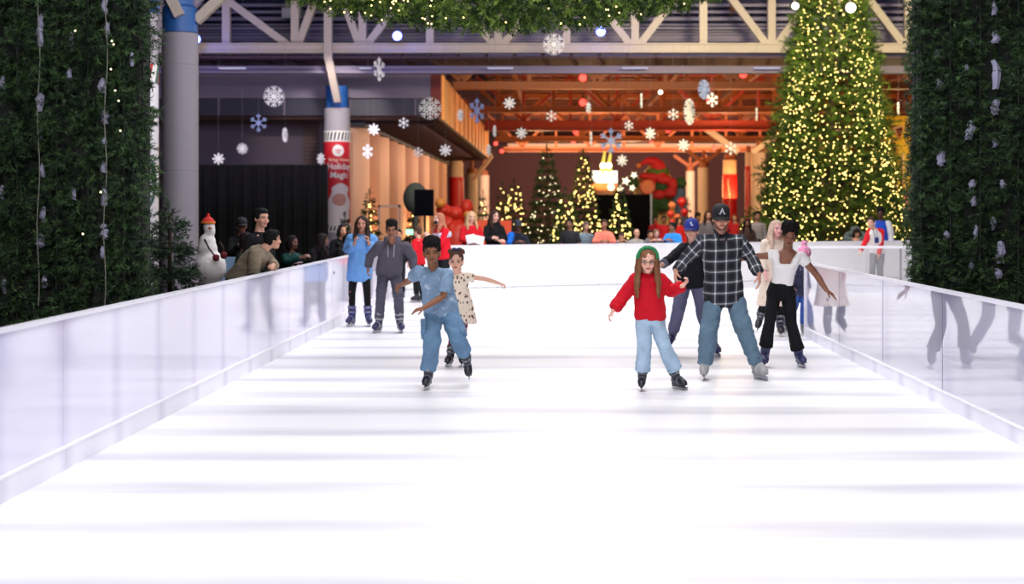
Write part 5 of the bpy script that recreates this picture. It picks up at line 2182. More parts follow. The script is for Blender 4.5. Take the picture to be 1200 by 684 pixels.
def props():
    # snowman
    Y = 18.4
    X = xa(243, Y)
    t = thing('snowman_figure', 'slender white snowman figure with red hat and twig arms beside the small fir', 'figure', (X, Y, -.03))
    snow = mat('snow_foam', srgb(240, 234, 232), .8, var=.03)
    g = G()
    z = lambda y: za(y, Y)
    g.ell((X + .03, Y, z(313)), (.205, .2, .21))
    g.ell((X + .0, Y, z(292)), (.125, .125, .14))
    g.ell((X + .0, Y, z(283)), (.105, .105, .1))
    g.ell((X + .02, Y, z(266)), (.075, .075, .11))
    g.ell((X + .03, Y, z(271)), (.07, .07, .09))
    for sx in (-.1, .16):
        g.ell((X + sx, Y - .06, .1), (.13, .17, .13))
    g.ell((X + .03, Y, .42), (.22, .21, .36))
    soft(g, 'body', snow, t, .02, 2)
    g = G()
    hz = z(261)
    g.lathe((X + .01, Y, hz), [(.08, 0), (.083, .015), (.07, .04), (.045, .06), (.02, .08), (.015, .09)], n=20)
    g.ell((X + .01, Y, hz + .095), (.022, .022, .022))
    h = soft(g, 'hat', mat('hat_red', srgb(208, 40, 30), .8, var=.1), t, .006, 1)
    g = G()
    g.lathe((X + .01, Y, hz - .012), [(.075, 0), (.088, .006), (.088, .026), (.08, .03)], n=20)
    g.build('hat_band', mat('hat_orange', srgb(226, 120, 40), .8), parent=h, smooth=True)
    tw = mat('twig', srgb(70, 52, 42), .9)
    for a in ([(240, 281), (245, 291), (252, 300)], [(258, 284), (262, 291), (261, 297)]):
        g = G()
        pts = [at(p[0], p[1], Y - .2) for p in a]
        g.tube(pts, [.012, .011, .01], n=8)
        g.tube([pts[-1], pts[-1] + A(.04, 0, -.05)], .01, n=6)
        arm = g.build('twig_arm', tw, parent=t)
        g = G()
        g.ell(pts[-1] + A(.01, 0, -.02), (.042, .036, .046))
        g.ell(pts[-1] + A(.04, -.01, -.005), (.018, .018, .025))
        soft(g, 'mitten', mat_cached('mitten_maroon', (120, 34, 44), .8), arm, .009, 1)
    g = G()
    g.tube([(X + .04, Y - .06, z(266.5)), (X + .09, Y - .13, z(267.5))], [.015, .004], n=8)
    g.build('nose', mat_cached('carrot', (226, 130, 50)), parent=t)
    # pale blue presentation panel beside it
    t = thing('display_panel', 'pale blue upright panel behind the snowman', 'panel', (xa(267, 19.4), 19.4, -.03))
    g = G()
    g.span(xa(255, 19.4), xa(276, 19.4), 19.35, 19.42, -.03, za(301, 19.4))
    g.build('sheet', mat('pale_blue_board', srgb(150, 184, 222), .6), parent=t)
    g = G()
    for p in (258, 273):
        g.span(xa(p, 19.4) - .02, xa(p, 19.4) + .02, 19.2, 19.6, -.03, .02)
    g.build('foot', mat_cached('lamp_black', (26, 26, 30)), parent=t)

    # loudspeaker on its stand
    Y = 37.5
    X = xa(498, Y)
    zb = za(253, Y)
    t = thing('loudspeaker', 'black loudspeaker on a tripod before the fluted panels', 'speaker', (X, Y, -.03))
    g = G()
    zt = za(222, Y)
    g.prism([A(X - .25, Y - .2, zb), A(X + .24, Y - .2, zb), A(X + .2, Y + .25, zb), A(X - .2, Y + .25, zb)], A(0, 0, zt - zb))
    c = g.build('cabinet', mat('speaker_black', srgb(12, 13, 20), .8, spec=.1), parent=t)
    g = G()
    g.span(X - .22, X + .21, Y - .215, Y - .2, zb + .04, zt - .04)
    g.build('grille', mat('grille_black', srgb(10, 11, 17), .9, var=.3, scale=200, spec=.05), parent=c)
    g = G()
    g.cyl((X, Y, .25), (X, Y, zb), .03)
    g.build('pole', mat_cached('lamp_black', (26, 26, 30)), parent=t)
    for q in (0, 2.1, 4.2):
        g = G()
        g.cyl((X, Y, .7), (X + .5 * math.cos(q), Y + .5 * math.sin(q), 0), .018)
        g.build('leg', mat_cached('lamp_black', (26, 26, 30)), parent=t)
    # dark domed ride hood behind it
    Y = 40
    X = xa(487, Y)
    t = thing('covered_lamp', 'grey green domed cover on a pole behind the loudspeaker', 'cover', (X, Y, -.03))
    g = G()
    g.ell((X, Y, za(232, Y)), (.34, .34, .42))
    g.tube([(X, Y, 0), (X, Y, za(234, Y))], [.07, .07], n=12, rnd=False)
    g.tube([(X, Y, -.02), (X, Y, .04)], [.3, .3], n=20, rnd=False)
    soft(g, 'cover', mat('cover_grey', srgb(78, 82, 74), .8, var=.15), t, .03, 2)
    # red and orange inflated figures behind the crowd by the fluted panels
    Y = 41
    t = thing('inflated_display', 'bulging red and orange inflated display behind the red-coated woman', 'inflatable', (xa(538, Y), Y, -.03))
    g = G()
    for px, py, rx, ry in ((520, 246, 9, 8), (534, 250, 10, 9), (547, 243, 8, 10), (549, 258, 8, 9), (525, 262, 9, 9), (538, 268, 11, 10), (530, 280, 14, 12)):
        k = Y / F
        g.ell(at(px, py, Y), (rx * k, .3, ry * k))
    g.tube([at(535, 278, Y), A(xa(535, Y), Y, 0)], [.4, .45], n=16)
    b = soft(g, 'body', mat('inflated_red', srgb(226, 56, 32), .45, var=.15), t, .03, 2)
    for px, py, r in ((516, 238, 6), (548, 252, 5), (511, 262, 5)):
        g = G()
        g.ell(at(px, py, Y - .3), (r * Y / F, .16, r * Y / F))
        g.build('amber_ball', mat_cached('inflated_amber', (240, 150, 60), .5), parent=t, smooth=True)
    # orange barrier banner behind the woman in black
    Y = 39.0
    for i, (a, b) in enumerate(((557, 572), (585, 600))):
        t = thing('orange_barrier', 'bright orange barrier sheet ' + ('between the red coat and the black top' if i == 0 else 'on the child side of the woman in black'), 'barrier', (xa((a + b) / 2, Y), Y, -.03), 'orange barrier sheets')
        g = G()
        g.span(xa(a, Y), xa(b, Y), Y - .02, Y + .02, .1, za(258, Y))
        g.build('sheet', mat_cached('safety_orange', (250, 92, 50), .6), parent=t)
        g = G()
        for p in (a, b):
            g.cyl((xa(p, Y), Y, -.03), (xa(p, Y), Y, za(256, Y)), .025)
            g.span(xa(p, Y) - .03, xa(p, Y) + .03, Y - .25, Y + .25, -.03, .0)
        g.build('post', mat_cached('lamp_black', (26, 26, 30)), parent=t)
    # pale trestle frames by the fluted panels
    Y = 46
    t = thing('door_frame', 'pale portal frame before the fluted panels, right of the small lit tree', 'frame', (xa(455, Y), Y, -.03))
    g = G()
    for p in (443, 467):
        g.span(xa(p, Y), xa(p + 2.5, Y), Y - .05, Y + .05, -.03, za(240, Y))
    g.build('frame_post', mat_cached('frame_pale', (216, 176, 156)), parent=t)
    g = G()
    g.span(xa(443, Y), xa(469.5, Y), Y - .05, Y + .05, za(243, Y), za(240, Y))
    g.build('frame_header', mat_cached('frame_pale', (216, 176, 156)), parent=t)
    t = thing('lit_sign', 'small green glowing screen behind the hoodie skater', 'sign', (xa(480, 38.6), 38.6, -.03))
    g = G()
    g.span(xa(475.5, 38.6), xa(484, 38.6), 38.57, 38.65, za(275, 38.6), za(268.5, 38.6))
    g.build('screen', mat_emit('green_glow', (.45, 1, .6, 1), 1.6), parent=t)
    g = G()
    g.cyl((xa(480, 38.6), 38.67, -.03), (xa(480, 38.6), 38.67, za(274, 38.6)), .03)
    g.span(xa(480, 38.6) - .2, xa(480, 38.6) + .2, 38.5, 38.8, -.03, .0)
    g.build('stand', mat_cached('lamp_black', (26, 26, 30)), parent=t)

    # glowing white sign with two yellow flares over a dark booth
    Y = 61
    t = thing('photo_booth', 'dark booth with glowing white sign board and two yellow candle lights on top', 'booth', (xa(732, Y), Y, -.03))
    g = G()
    g.span(xa(699, Y), xa(763, Y), Y, Y + 2, -.03, za(227.5, Y))
    g.build('booth_wall', mat('booth_black', srgb(13, 12, 14), .9, spec=.05), parent=t)
    g = G()
    g.span(xa(694, Y), xa(723.5, Y), Y - .1, Y + .1, za(214.5, Y), za(200, Y))
    g.build('sign_board', mat_emit('sign_white', (1, .93, .8, 1), 1.6), parent=t)
    g = G()
    g.span(xa(694, Y), xa(724, Y), Y - .05, Y + .2, za(228, Y), za(215, Y))
    g.build('sign_base', mat('sign_brown', srgb(170, 106, 60), .6), parent=t)
    g = G()
    g.span(xa(762, Y), xa(764, Y), Y - .06, Y, -.03, za(227, Y))
    g.build('corner_post', mat_cached('post_grey', (170, 170, 180)), parent=t)
    for i, p in enumerate((706.5, 713.5)):
        g = G()
        g.tube([at(p, 199, Y), at(p + .3, 190, Y), at(p + 2.2, 178, Y)], [.14, .08, .04], n=10)
        g.build('yellow_flare', mat_emit('flare_yellow', (1, .7, .1, 1), 1.2), parent=t)
        g = G()
        g.ell(at(p, 194, Y - .15), (.12, .1, .13), nu=12, nv=8)
        g.build('flare_bulb', mat_emit('flare_bulb', (1, .9, .5, 1), 5), parent=t)
    for i, (p, y, r, lab) in enumerate(((733.5, 212, .17, 'bright star lamp above the dark booth, upper large one'), (727, 221, .14, 'bright star lamp above the dark booth, lowest one'), (716, 219, .15, 'round white lamp at the end of the sign base'), (743, 205, .14, 'bright lamp beside the red hat decoration'), (741, 220, .13, 'bright star lamp nearest the orange disc'))):
        c = at(p, y, Y - .3)
        t = thing('star_lamp', lab, 'lamp', c, 'bright lamps over the booth')
        g = G()
        if i == 2:
            g.ell(c, (r, r, r), nu=14, nv=10)
        else:
            for q in range(5):
                aa = 2 * PI * q / 5 + .3 * i
                g.prism([c + A(math.cos(aa - .63) * r * .5, 0, math.sin(aa - .63) * r * .5), c + A(math.cos(aa) * r * 1.15, 0, math.sin(aa) * r * 1.15), c + A(math.cos(aa + .63) * r * .5, 0, math.sin(aa + .63) * r * .5), c], A(0, .08, 0))
        g.build('hanging_star', mat_emit('star_glow', (1, .9, .6, 1), 2), parent=t)
        g = G()
        g.tube([c, A(c[0], Y + .3, c[2] - .1), A(c[0], Y + .3, za(227.5, Y) + .03)] if i != 2 else [c, A(c[0], Y - .13, c[2])], .02, n=6)
        g.build('stem', mat_cached('lamp_black', (26, 26, 30)), parent=t)

    # holiday decoration: gable house, big curved red hat, wreaths, disc
    Y = 64.5
    k = Y / F
    t = thing('holiday_display', 'tall holiday display of a yellow gable, large curved red hat and green wreaths', 'display', (xa(772, Y), Y, -.03))
    g = G()
    g.prism([at(742, 222, Y + .6), at(768, 188, Y + .6), at(795, 222, Y + .6)], A(0, .5, 0))
    g.span(xa(744, Y), xa(793, Y), Y + .6, Y + 1.1, -.03, za(222, Y))
    g.build('gable', mat('gable_yellow', srgb(226, 178, 106), .6), parent=t)
    g = G()
    g.tube([at(740, 223, Y + .45), at(768, 187, Y + .45), at(797, 223, Y + .45)], .09, n=8)
    g.build('gable_edge', mat_cached('gable_amber', (206, 150, 84)), parent=t)
    g = G()
    g.tube([at(772, 203, Y), at(771, 194, Y), at(766, 189, Y), at(758, 188, Y), at(751, 193, Y)], [.36, .31, .22, .14, .07], n=20)
    hat = soft(g, 'hat', mat('big_hat_red', srgb(204, 28, 28), .7, var=.1), t, .03, 1)
    g = G()
    g.ell(at(748.5, 194, Y - .05), (.11, .11, .11))
    g.build('hat_pompom', mat_cached('pompom_orange', (226, 126, 56)), parent=hat, smooth=True)
    g = G()
    g.tube([at(771, 201, Y) + A(.4 * math.cos(q), .3 * math.sin(q), .03 * math.sin(q * 5)) for q in np.linspace(0, 2 * PI, 24)], .11, n=10)
    soft(g, 'hat_brim', mat('brim_green', srgb(84, 112, 34), .8, var=.3, scale=30), hat, .03, 1, wrinkle(.02, 30))
    g = G()
    for px, py, a, b in ((765, 207, 10, 5), (778, 210, 9, 6), (756, 206, 7, 4), (788, 217, 6, 9), (785, 226, 8, 6), (772, 228, 8, 6), (764, 214, 5, 4)):
        g.ell(at(px, py, Y - .2), (a * k, .25, b * k))
    soft(g, 'red_bow', mat('bow_red', srgb(196, 34, 34), .7, var=.15), t, .03, 1)
    g = G()
    for px, py, a, b in ((742, 214, 7, 7), (797, 214, 8, 6), (775, 219, 8, 7), (768, 232, 6, 6), (765, 248, 6, 14), (777, 240, 8, 8)):
        g.ell(at(px, py, Y - .1), (a * k, .22, b * k))
    soft(g, 'greenery', mat('display_green', srgb(48, 78, 34), .8, var=.3, scale=12), t, .03, 1, wrinkle(.05, 22))
    g = G()
    g.cyl(at(759, 219, Y - .7), at(759, 219, Y - .5), 9 * k, n=36)
    d = g.build('disc', mat('disc_orange', srgb(232, 120, 66), .6, var=.1, scale=5), parent=t, smooth=True)
    g = G()
    g.tube([at(759 + 8.3 * math.cos(q), 219 + 8.3 * math.sin(q), Y - .71) for q in np.linspace(0, 2 * PI, 30)], .03, n=6)
    g.build('disc_edge', mat_cached('disc_edge', (196, 84, 50)), parent=d)
    g = G()
    for px, py, a, b in ((797, 226, 7, 8), (799, 237, 7, 8), (794, 233, 7, 9), (800, 248, 6, 9)):
        g.ell(at(px, py, Y + .1), (a * k, .3, b * k))
    g.tube([at(798, 245, Y), A(xa(798, Y), Y, 0)], [.25, .3], n=12)
    soft(g, 'draped_cloth', mat('drape_bluegrey', srgb(88, 100, 124), .8, var=.15), t, .03, 2)
    Y = 54
    k = Y / F
    for i, (px, py, r, rgb, lab) in enumerate(((799, 237, 5.6, (220, 40, 30), 'large red balloon, topmost beside the blue grey drape'), (787.5, 241, 4.6, (236, 130, 70), 'orange balloon, upper left of the cluster'), (786, 251, 4.4, (226, 60, 40), 'red balloon in the middle of the cluster'),
                                             (794, 255, 4.3, (232, 110, 60), 'orange balloon low in the cluster'), (802, 249, 4.3, (200, 26, 26), 'deep red balloon at the outer edge of the cluster'), (787.5, 261, 4, (216, 44, 34), 'red balloon at the bottom of the cluster'))):
        c = at(px, py, Y - .5 * i)
        t = thing('balloon', lab + ' below the holiday display', 'balloon', c, 'balloons below the holiday display')
        g = G()
        g.lathe(c, [(.02, -r * k * 1.25), (.03, -r * k * 1.15), (r * k * .6, -r * k * .75), (r * k * .95, -.1 * r * k), (r * k, .15 * r * k), (r * k * .8, .7 * r * k), (r * k * .35, 1.02 * r * k), (.01, 1.1 * r * k)], n=20)
        g.build('skin', mat_cached('balloon_%d' % i, rgb, .3), parent=t, smooth=True)
        g = G()
        g.tube([c - A(0, 0, r * k * 1.2), A(c[0], c[1], .0)], .005, n=5)
        g.build('hanging_string', mat_cached('thread', (120, 116, 120)), parent=t)

    # yellow lattice ride beyond the big tree
    Y = 64
    t = thing('carnival_ride', 'yellow steel lattice of a carnival ride behind the big tree', 'ride', (xa(1050, Y), Y, -.03))
    yl = mat('ride_yellow', srgb(232, 184, 44), .45, var=.1)
    g = G()
    for y in (138, 144.5):
        g.bar(at(1018, y, Y), at(1075, y, Y), .2, .16)
    for p in range(1020, 1072, 6):
        g.bar(at(p, 138, Y), at(p + 6, 144.5, Y), .08, .08)
    g.build('top_beam', yl, parent=t)
    g = G()
    g.bar(at(1065, 142, Y), at(1043, 214, Y), .24, .24)
    g.bar(at(1036, 146, Y), at(1054, 225, Y), .2, .2)
    g.bar(at(1037, 147, Y), at(1056, 172, Y), .16, .16)
    g.bar(at(1062, 140, Y), at(1062, 300, Y), .25, .25)
    g.bar(at(1024, 142, Y), at(1024, 300, Y), .25, .25)
    g.build('strut', yl, parent=t)
    g = G()
    wc = at(1062, 184, Y + .6)
    for R_ in (1.35, .9):
        g.tube([wc + A(R_ * math.cos(q), 0, R_ * math.sin(q)) for q in np.linspace(0, 2 * PI, 36)], .05, n=6)
    for q in np.linspace(0, 2 * PI, 16, endpoint=False):
        g.bar(wc, wc + A(1.35 * math.cos(q), 0, 1.35 * math.sin(q)), .05, .05)
    g.build('wheel', mat_cached('ride_cream', (230, 206, 170), .5), parent=t)
    for q in range(6):
        a = q * PI / 3 + .3
        g = G()
        c = wc + A(1.4 * math.cos(a), -.2, 1.4 * math.sin(a))
        g.lathe(c - A(0, 0, .3), [(.05, 0), (.2, .05), (.24, .25), (.22, .3)], n=14)
        g.build('gondola', mat_cached('gondola_%d' % (q % 2), ((206, 60, 50), (226, 150, 60))[q % 2], .5), parent=t)
    t = thing('flame_lamp', 'red glowing lamp just left of the garland post, over the varsity jacket', 'lamp', at(1063, 243, 45))
    g = G()
    g.tube([at(1063, 246, 45), at(1063, 238, 45), at(1062, 226, 45)], [.07, .1, .05], n=12)
    g.build('hanging_glass', mat_emit('lamp_red', (1, .16, .08, 1), 2.2), parent=t)
    g = G()
    g.cyl(A(xa(1063, 45), 45, -.03), at(1063, 247, 45), .03)
    g.build('stem', mat_cached('lamp_black', (26, 26, 30)), parent=t)


def trees():
    tree(975, 0, 43, 92, 'christmas_tree', 'giant lit green tree towering beside the garland post', 10500, 1800, apex=11.6, tiplen=.34, k=15, zlow=.55, c0=(18, 38, 14), c1=(88, 114, 36), br=.0185, nl=.13, w=.014)
    k = dict(c0=(20, 38, 22), c1=(76, 98, 46))
    tree(641, 173, 57.5, 27, 'christmas_tree', 'tall dark green tree with few lights, taller than its lit neighbour', 2600, 70, br=.02, shape=.85, bm=WARMW, **k)
    tree(684, 177, 59.3, 24, 'christmas_tree', 'tall tree strung with warm lights beside the dark tree', 2400, 150, br=.027, shape=.85, **k)
    tree(663, 222, 52.5, 20, 'christmas_tree', 'short lit tree between the dark tree and the tall lit one', 1500, 90, br=.027, shape=.7, **k)
    tree(603, 212, 62.5, 17, 'christmas_tree', 'lit tree behind the child with the blue sleeve', 1400, 90, br=.027, shape=.6, **k)
    tree(589, 214, 58.5, 12, 'christmas_tree', 'narrow lit tree behind the woman in black', 1000, 40, br=.026, shape=.7, **k)
    tree(726, 216, 53, 19, 'christmas_tree', 'lit tree in front of the dark booth', 1500, 90, br=.026, shape=.9, **k)
    tree(433, 224, 45, 17, 'christmas_tree', 'small lit tree before the fluted panels behind the blue sweater dress', 1300, 60, br=.02, shape=.9, **k)
    tree(404, 251, 44, 11, 'christmas_tree', 'smallest lit tree at the foot of the banner column', 800, 26, br=.022, **k)
    tree(484, 236, 43, 11, 'christmas_tree', 'thin lit tree behind the loudspeaker stand', 800, 30, br=.018, **k)
    tree(566, 225, 55, 10, 'christmas_tree', 'thin lit tree behind the blond woman in red', 800, 30, br=.026, **k)
    tree(806, 232, 70, 9, 'christmas_tree', 'small unlit tree between the display and the rear columns', 900, 0, **k)
    tree(878, 244, 41, 17, 'christmas_tree', 'low lit bush at the foot of the big tree by the plaid sleeve', 1100, 60, br=.02, shape=.5, c0=(24, 46, 16), c1=(92, 116, 34))
    tree(199, 241, 15.8, 35, 'fir_sapling', 'small natural fir with stiff needles between the garland post and the snowman', 2600, 0, tiplen=.15, k=26, nl=.036, w=.0048, c0=(30, 50, 36), c1=(82, 104, 76), shape=.8)
# ------------------------------------------------------------------ spectators and far skaters
def onlooker(label, px, Y, ytop, yaw=0, arms='down', top=(30, 30, 36), legs=(30, 32, 40), hair='short', hc=(30, 22, 20), skin=LIGHTSK, lean=0.0, sleeve=1.9,
             vox=.012, coat=False, kid=False, skate=False, hood=False, group=None, X=None, hatc=None, collar=None, z0=None, dy=0, topname=None, legname='trousers', gaze=None):
    z0 = (0.0 if skate else -.03) if z0 is None else z0
    zt = za(ytop, Y) - .015
    lift = .07 if skate else 0
    h = (zt - z0 - lift)
    if lean:
        h = h / (1 - .46 * (1 - math.cos(lean)))
    P = std(px, Y, h, yaw, arms, lean, z0=z0 + lift, X=X)
    s = float(P.pop('_s')[0])
    f = P.pop('_f')
    if gaze is not None:
        g_ = math.radians(gaze)
        f = A(math.sin(g_), -math.cos(g_), f[2])
    hh = .225 * (s if s > .9 else (.55 * s + .405))
    hd = P['head']
    p = Person(P, label, s=s, hh=hh, skin=skin, fwd=f, vox=vox, group=group, z0=z0, seed=int(px) + 3)
    spec = [(-.22, .185, .14), (-.05, .18, .138), (.15, .172, .13), (.42, .16, .122), (.66, .165, .126), (.84, .152, .11), (.95, .09, .08), (1.0, .075, .07)] if not coat else [(-.7, .2, .16), (-.3, .2, .155), (0, .19, .15), (.4, .178, .138), (.68, .184, .136), (.86, .174, .118), (.96, .105, .09), (1.0, .08, .072)]
    c = cloth('cloth_%d_%d_%d' % top, top)
    p.top(topname or ('coat' if coat else 'jumper'), c, spec, sleeve=sleeve, sr=(.064, .058, .05), amp=.006, collar=collar, hood=hood)
    p.trousers(legname, cloth('cloth_%d_%d_%d' % legs, legs), r=(.092, .072, .064), end=1.95, amp=.004)
    if skate:
        p.skates(m=BLACKP, straps=False)
    else:
        p.shoes()
    if hair:
        p.hair(hair, hc, length=.16)
    if hatc:
        p.cap(mat_cached('cap_%d_%d_%d' % hatc, hatc, .8))
    return p


def crowd():
    # behind the long barrier, beside the snowman
    onlooker('black-haired man in black top standing by the snowman side, looking across the ice', 304, 18.9, 243, 60, 'down', (18, 18, 22), skin=(214, 160, 138), hc=(20, 24, 24), vox=.01, gaze=48)
    # man bending over the rail
    Y = 17.9
    X0 = -3.75
    P = dict(pel=A(X0 - .06, Y, .93), neck=A(X0 + .27, Y - .03, 1.31), head=A(X0 + .36, Y + .02, 1.415),
             sl=A(X0 + .19, Y - .19, 1.25), sr=A(X0 + .21, Y + .16, 1.25), el=A(X0 + .2, Y - .28, .99), wl=A(X0 + .02, Y - .34, 1.085) + A(.18, .2, 0), er=A(X0 + .34, Y + .25, 1.1), wr=A(X0 + .36, Y + .02, 1.1),
             hl=A(X0 - .06, Y - .09, .9), hr=A(X0 - .06, Y + .09, .9), kl=A(X0 - .05, Y - .1, .5), kr=A(X0 - .05, Y + .1, .5), al=A(X0 - .13, Y - .11, .07), ar=A(X0 - .13, Y + .11, .07))
    P = {k: A(v) + (A(.06, 0, 0) if k in () else A(0, 0, 0)) for k, v in P.items()}
    p = Person(P, 'dark-haired man in tan sweater leaning his elbows on the long barrier', s=1.02, hh=.23, skin=(206, 152, 128), fwd=(.8, .55, -.4), seed=21, vox=.009, z0=-.03)
    p.top('sweater', cloth('tan_knit', (150, 136, 116)), [(-.1, .18, .14), (.1, .185, .145), (.4, .19, .145), (.68, .195, .145), (.86, .18, .125), (.96, .11, .09), (1.0, .08, .072)], sleeve=1.5, sr=(.08, .066, .052), amp=.01, wk=18)
    p.trousers('trousers', cloth('khaki_twill', (132, 116, 92)), end=1.95)
    p.shoes()
    p.hair('short', (18, 16, 18), amp=.006)
    onlooker('dark-haired child standing close behind the tan sweater', 286.5, 19.4, 271, 80, 'down', (34, 40, 30), hair='bob', hc=(34, 24, 24), skin=TANSK, gaze=70)
    onlooker('person in dark clothes and black cap far back by the drape', 283, 24, 255.5, 20, 'phone', (18, 18, 22), hair='short', hatc=(16, 18, 26), skin=(170, 120, 100), hc=(20, 16, 16))
    p = onlooker('child in dark green printed sweater watching over the barrier', 341, 21.4, 275, 55, 'rail', (16, 58, 54), hair='bob', hc=(26, 16, 22), skin=(120, 80, 66), gaze=60)
    g = G()
    c = p.spine(.42) + p.front * .145 * p.s
    u = nrm(p.P['neck'] - p.P['pel'])
    sd = p.side_at(.5)
    for a, b in (((-.07, .04), (-.05, -.04)), ((-.05, -.04), (-.02, .03)), ((-.02, .03), (.0, -.04)), ((.02, -.04), (.02, .05)), ((.02, .05), (.06, .0)), ((.06, .0), (.02, -.01)), ((-.08, .07), (.08, .075)), ((-.07, -.07), (.07, -.065))):
        g.tube([c + sd * a[0] * 1.3 + u * a[1] * 1.3, c + sd * b[0] * 1.3 + u * b[1] * 1.3], .012, n=6)
    g.build('chest_print', mat_cached('print_pale', (206, 160, 170)), parent=p.o)
    onlooker('person with long dark hair huddled in black jacket next to the green sweater', 362, 22.6, 272, 75, 'rail', (18, 18, 24), hair='long', hc=(30, 20, 22), skin=(120, 82, 70), lean=.35, gaze=100)
    onlooker('person in black puffer jacket bent low over the barrier near the blue dress', 384, 24.8, 274, 100, 'rail', (17, 17, 21), hair='short', hc=(18, 15, 18), skin=(80, 54, 48), lean=.55, hood=True, gaze=150)
    onlooker('tall person in black coat behind the blue sweater dress', 399, 26.4, 262, 30, 'cross', (15, 15, 19), hair='bob', hc=(34, 24, 26), skin=TANSK, coat=True, lean=.1)

    # skaters far down by the end barrier
    onlooker('brown-haired child skating in red jacket, back half turned, near the loudspeaker', 490.5, 28.8, 264.5, -120, 'down', (214, 24, 40), legs=(22, 22, 28), hc=(84, 60, 48), skate=True, skin=LIGHTSK, vox=.009)
    p = onlooker('tall woman skating in red coat and black face mask, strawberry-blond hair', 520, 28.2, 248.5, -55, 'phone', (216, 20, 40), legs=(24, 24, 30), hair='long', hc=(176, 112, 88), skate=True, skin=(226, 176, 158), vox=.009, lean=.12)
    g = G()
    E = lambda c, r: g.ell(p.hp(*c), A(r) * p.k, R=p.HR())
    E((0, .066, -.055), (.058, .044, .045))
    soft(g, 'face_mask', mat_cached('mask_black', (20, 20, 24), .8), p.o, .008, 1)
    g = G()
    g.tube([p.spine(.7) + p.side_at(.7) * x * p.s + p.front * y * p.s for x, y in ((-.2, .0), (-.12, .13), (0, .15), (.12, .13), (.2, 0), (.12, -.13), (0, -.15), (-.12, -.13), (-.2, 0))], .055, n=12, asp=.35)
    soft(g, 'chest_band', mat_cached('band_lilac', (196, 194, 220), .85), p.o, .012, 1)
    onlooker('person in black jacket skating behind the charcoal hoodie', 467, 29.6, 268, 10, 'down', (26, 26, 34), legs=(34, 34, 44), skate=True, hc=(24, 20, 20), skin=TANSK, vox=.01)

    # leaning on the end barrier
    d = nrm(FAR1 - FAR0)

    def wallY(px, back=.42):
        # where the column of pixels px meets the far barrier, then a step behind it
        q = (px - CX) / F
        s = (FAR0[0] - q * FAR0[1]) / (q * d[1] - d[0])
        return FAR0[1] + d[1] * s + back
    p = onlooker('blond woman in red coat holding a white sheet at the end barrier', 552, wallY(552), 247, 20, 'cross', (206, 22, 36), hair='long', hc=(206, 168, 128), skin=LIGHTSK, coat=True)
    t = thing('paper_sheet', 'white folded paper held by the blond woman in red', 'paper', (p.P['wl'] + p.P['wr']) / 2 + A(0, -.13, -.0))
    c = ORG[t.name]
    g = G()
    g.box(c + A(-.06, 0, .02), (.2, .015, .2), R=np.array([nrm(A(1, 0, .2)), A(0, 1, 0), nrm(A(-.2, 0, 1))]))
    g.box(c + A(.12, .02, .0), (.2, .015, .18), R=np.array([nrm(A(1, .2, -.2)), A(-.2, 1, 0), nrm(A(.2, 0, 1))]))
    soft(g, 'sheet', mat_cached('paper_white', (238, 236, 236)), t, .008, 1)
    onlooker('woman in black turtleneck with long brown hair at the end barrier', 579, wallY(579), 246, 25, 'cross', (16, 16, 20), hair='long', hc=(58, 38, 34), skin=(214, 164, 146), collar=(.06, .05), gaze=35)
    p = onlooker('child in dark cap and navy top with blue sleeve at the end barrier', 607, wallY(607), 258, 10, 'rail', (28, 32, 46), hair='short', hc=(20, 18, 18), hatc=(40, 46, 60), skin=(96, 64, 52))
    g = G()
    g.tube([p.P['sl'], lerp(p.P['sl'], p.P['el'], .6), p.P['el'], lerp(p.P['el'], p.P['wl'], .5)], [.095, .088, .08, .07], n=12)
    soft(g, 'blue_sleeve', cloth('royal_blue_shell', (26, 104, 206)), p.o, .014, 2, wrinkle(.01, 22))
    onlooker('man in dark tee standing in front of the short lit tree', 668, wallY(668, .7), 255, -20, 'down', (44, 44, 48), sleeve=.8, hc=(24, 20, 18), skin=(146, 104, 84))
    onlooker('person in faded grey blue jacket beside the coral sweatshirt', 686, wallY(686, .95), 259, 25, 'down', (122, 140, 152), hc=(110, 96, 84), skin=(196, 150, 130), hair='short')
    onlooker('woman in coral sweatshirt leaning both arms on the end barrier', 708, wallY(708, .5), 256, 0, 'rail', (250, 134, 112), hair='pony', hc=(60, 42, 36), skin=(160, 112, 92))
    onlooker('small child in pale grey shirt right beside the coral sweatshirt', 728, wallY(728, .5), 272.5, 5, 'rail', (178, 172, 170), hair='short', hc=(70, 52, 44), skin=TANSK)
    onlooker('bald man in white and grey jacket low behind the end barrier', 746, wallY(746), 267.5, 10, 'cross', (168, 162, 156), hair=None, skin=(216, 166, 140))
    onlooker('child in grey hoodie beside the bald man', 762, wallY(762), 269, 15, 'rail', (118, 116, 122), hair='short', hc=(34, 26, 24), skin=TANSK, hood=True)
    onlooker('boy in bright blue jacket at the end barrier, looking aside', 789, wallY(789, .5), 259.5, -25, 'rail', (52, 148, 232), hair='short', hc=(28, 22, 22), skin=(150, 104, 82), gaze=-70)
    onlooker('toddler in navy and blue jacket reaching over the barrier beside the blue jacket', 769, wallY(769, .5), 268, 10, 'rail', (30, 44, 96), hair='short', hc=(150, 110, 90), skin=(226, 176, 160))
    onlooker('person in red top under the balloons, arm raised', 778, 44, 252, -10, 'up', (188, 26, 34), hc=(30, 22, 20), skin=BRNSK, vox=.016)
    onlooker('person in red hooded jacket below the balloons', 795, 45, 254, 20, 'down', (204, 36, 34), hair='bob', hc=(40, 26, 22), skin=TANSK, vox=.016, hood=True)
    onlooker('person in deep red jacket right of the dark booth', 768, 50, 253, 0, 'down', (150, 26, 30), hc=(24, 20, 20), skin=BRNSK, vox=.018)
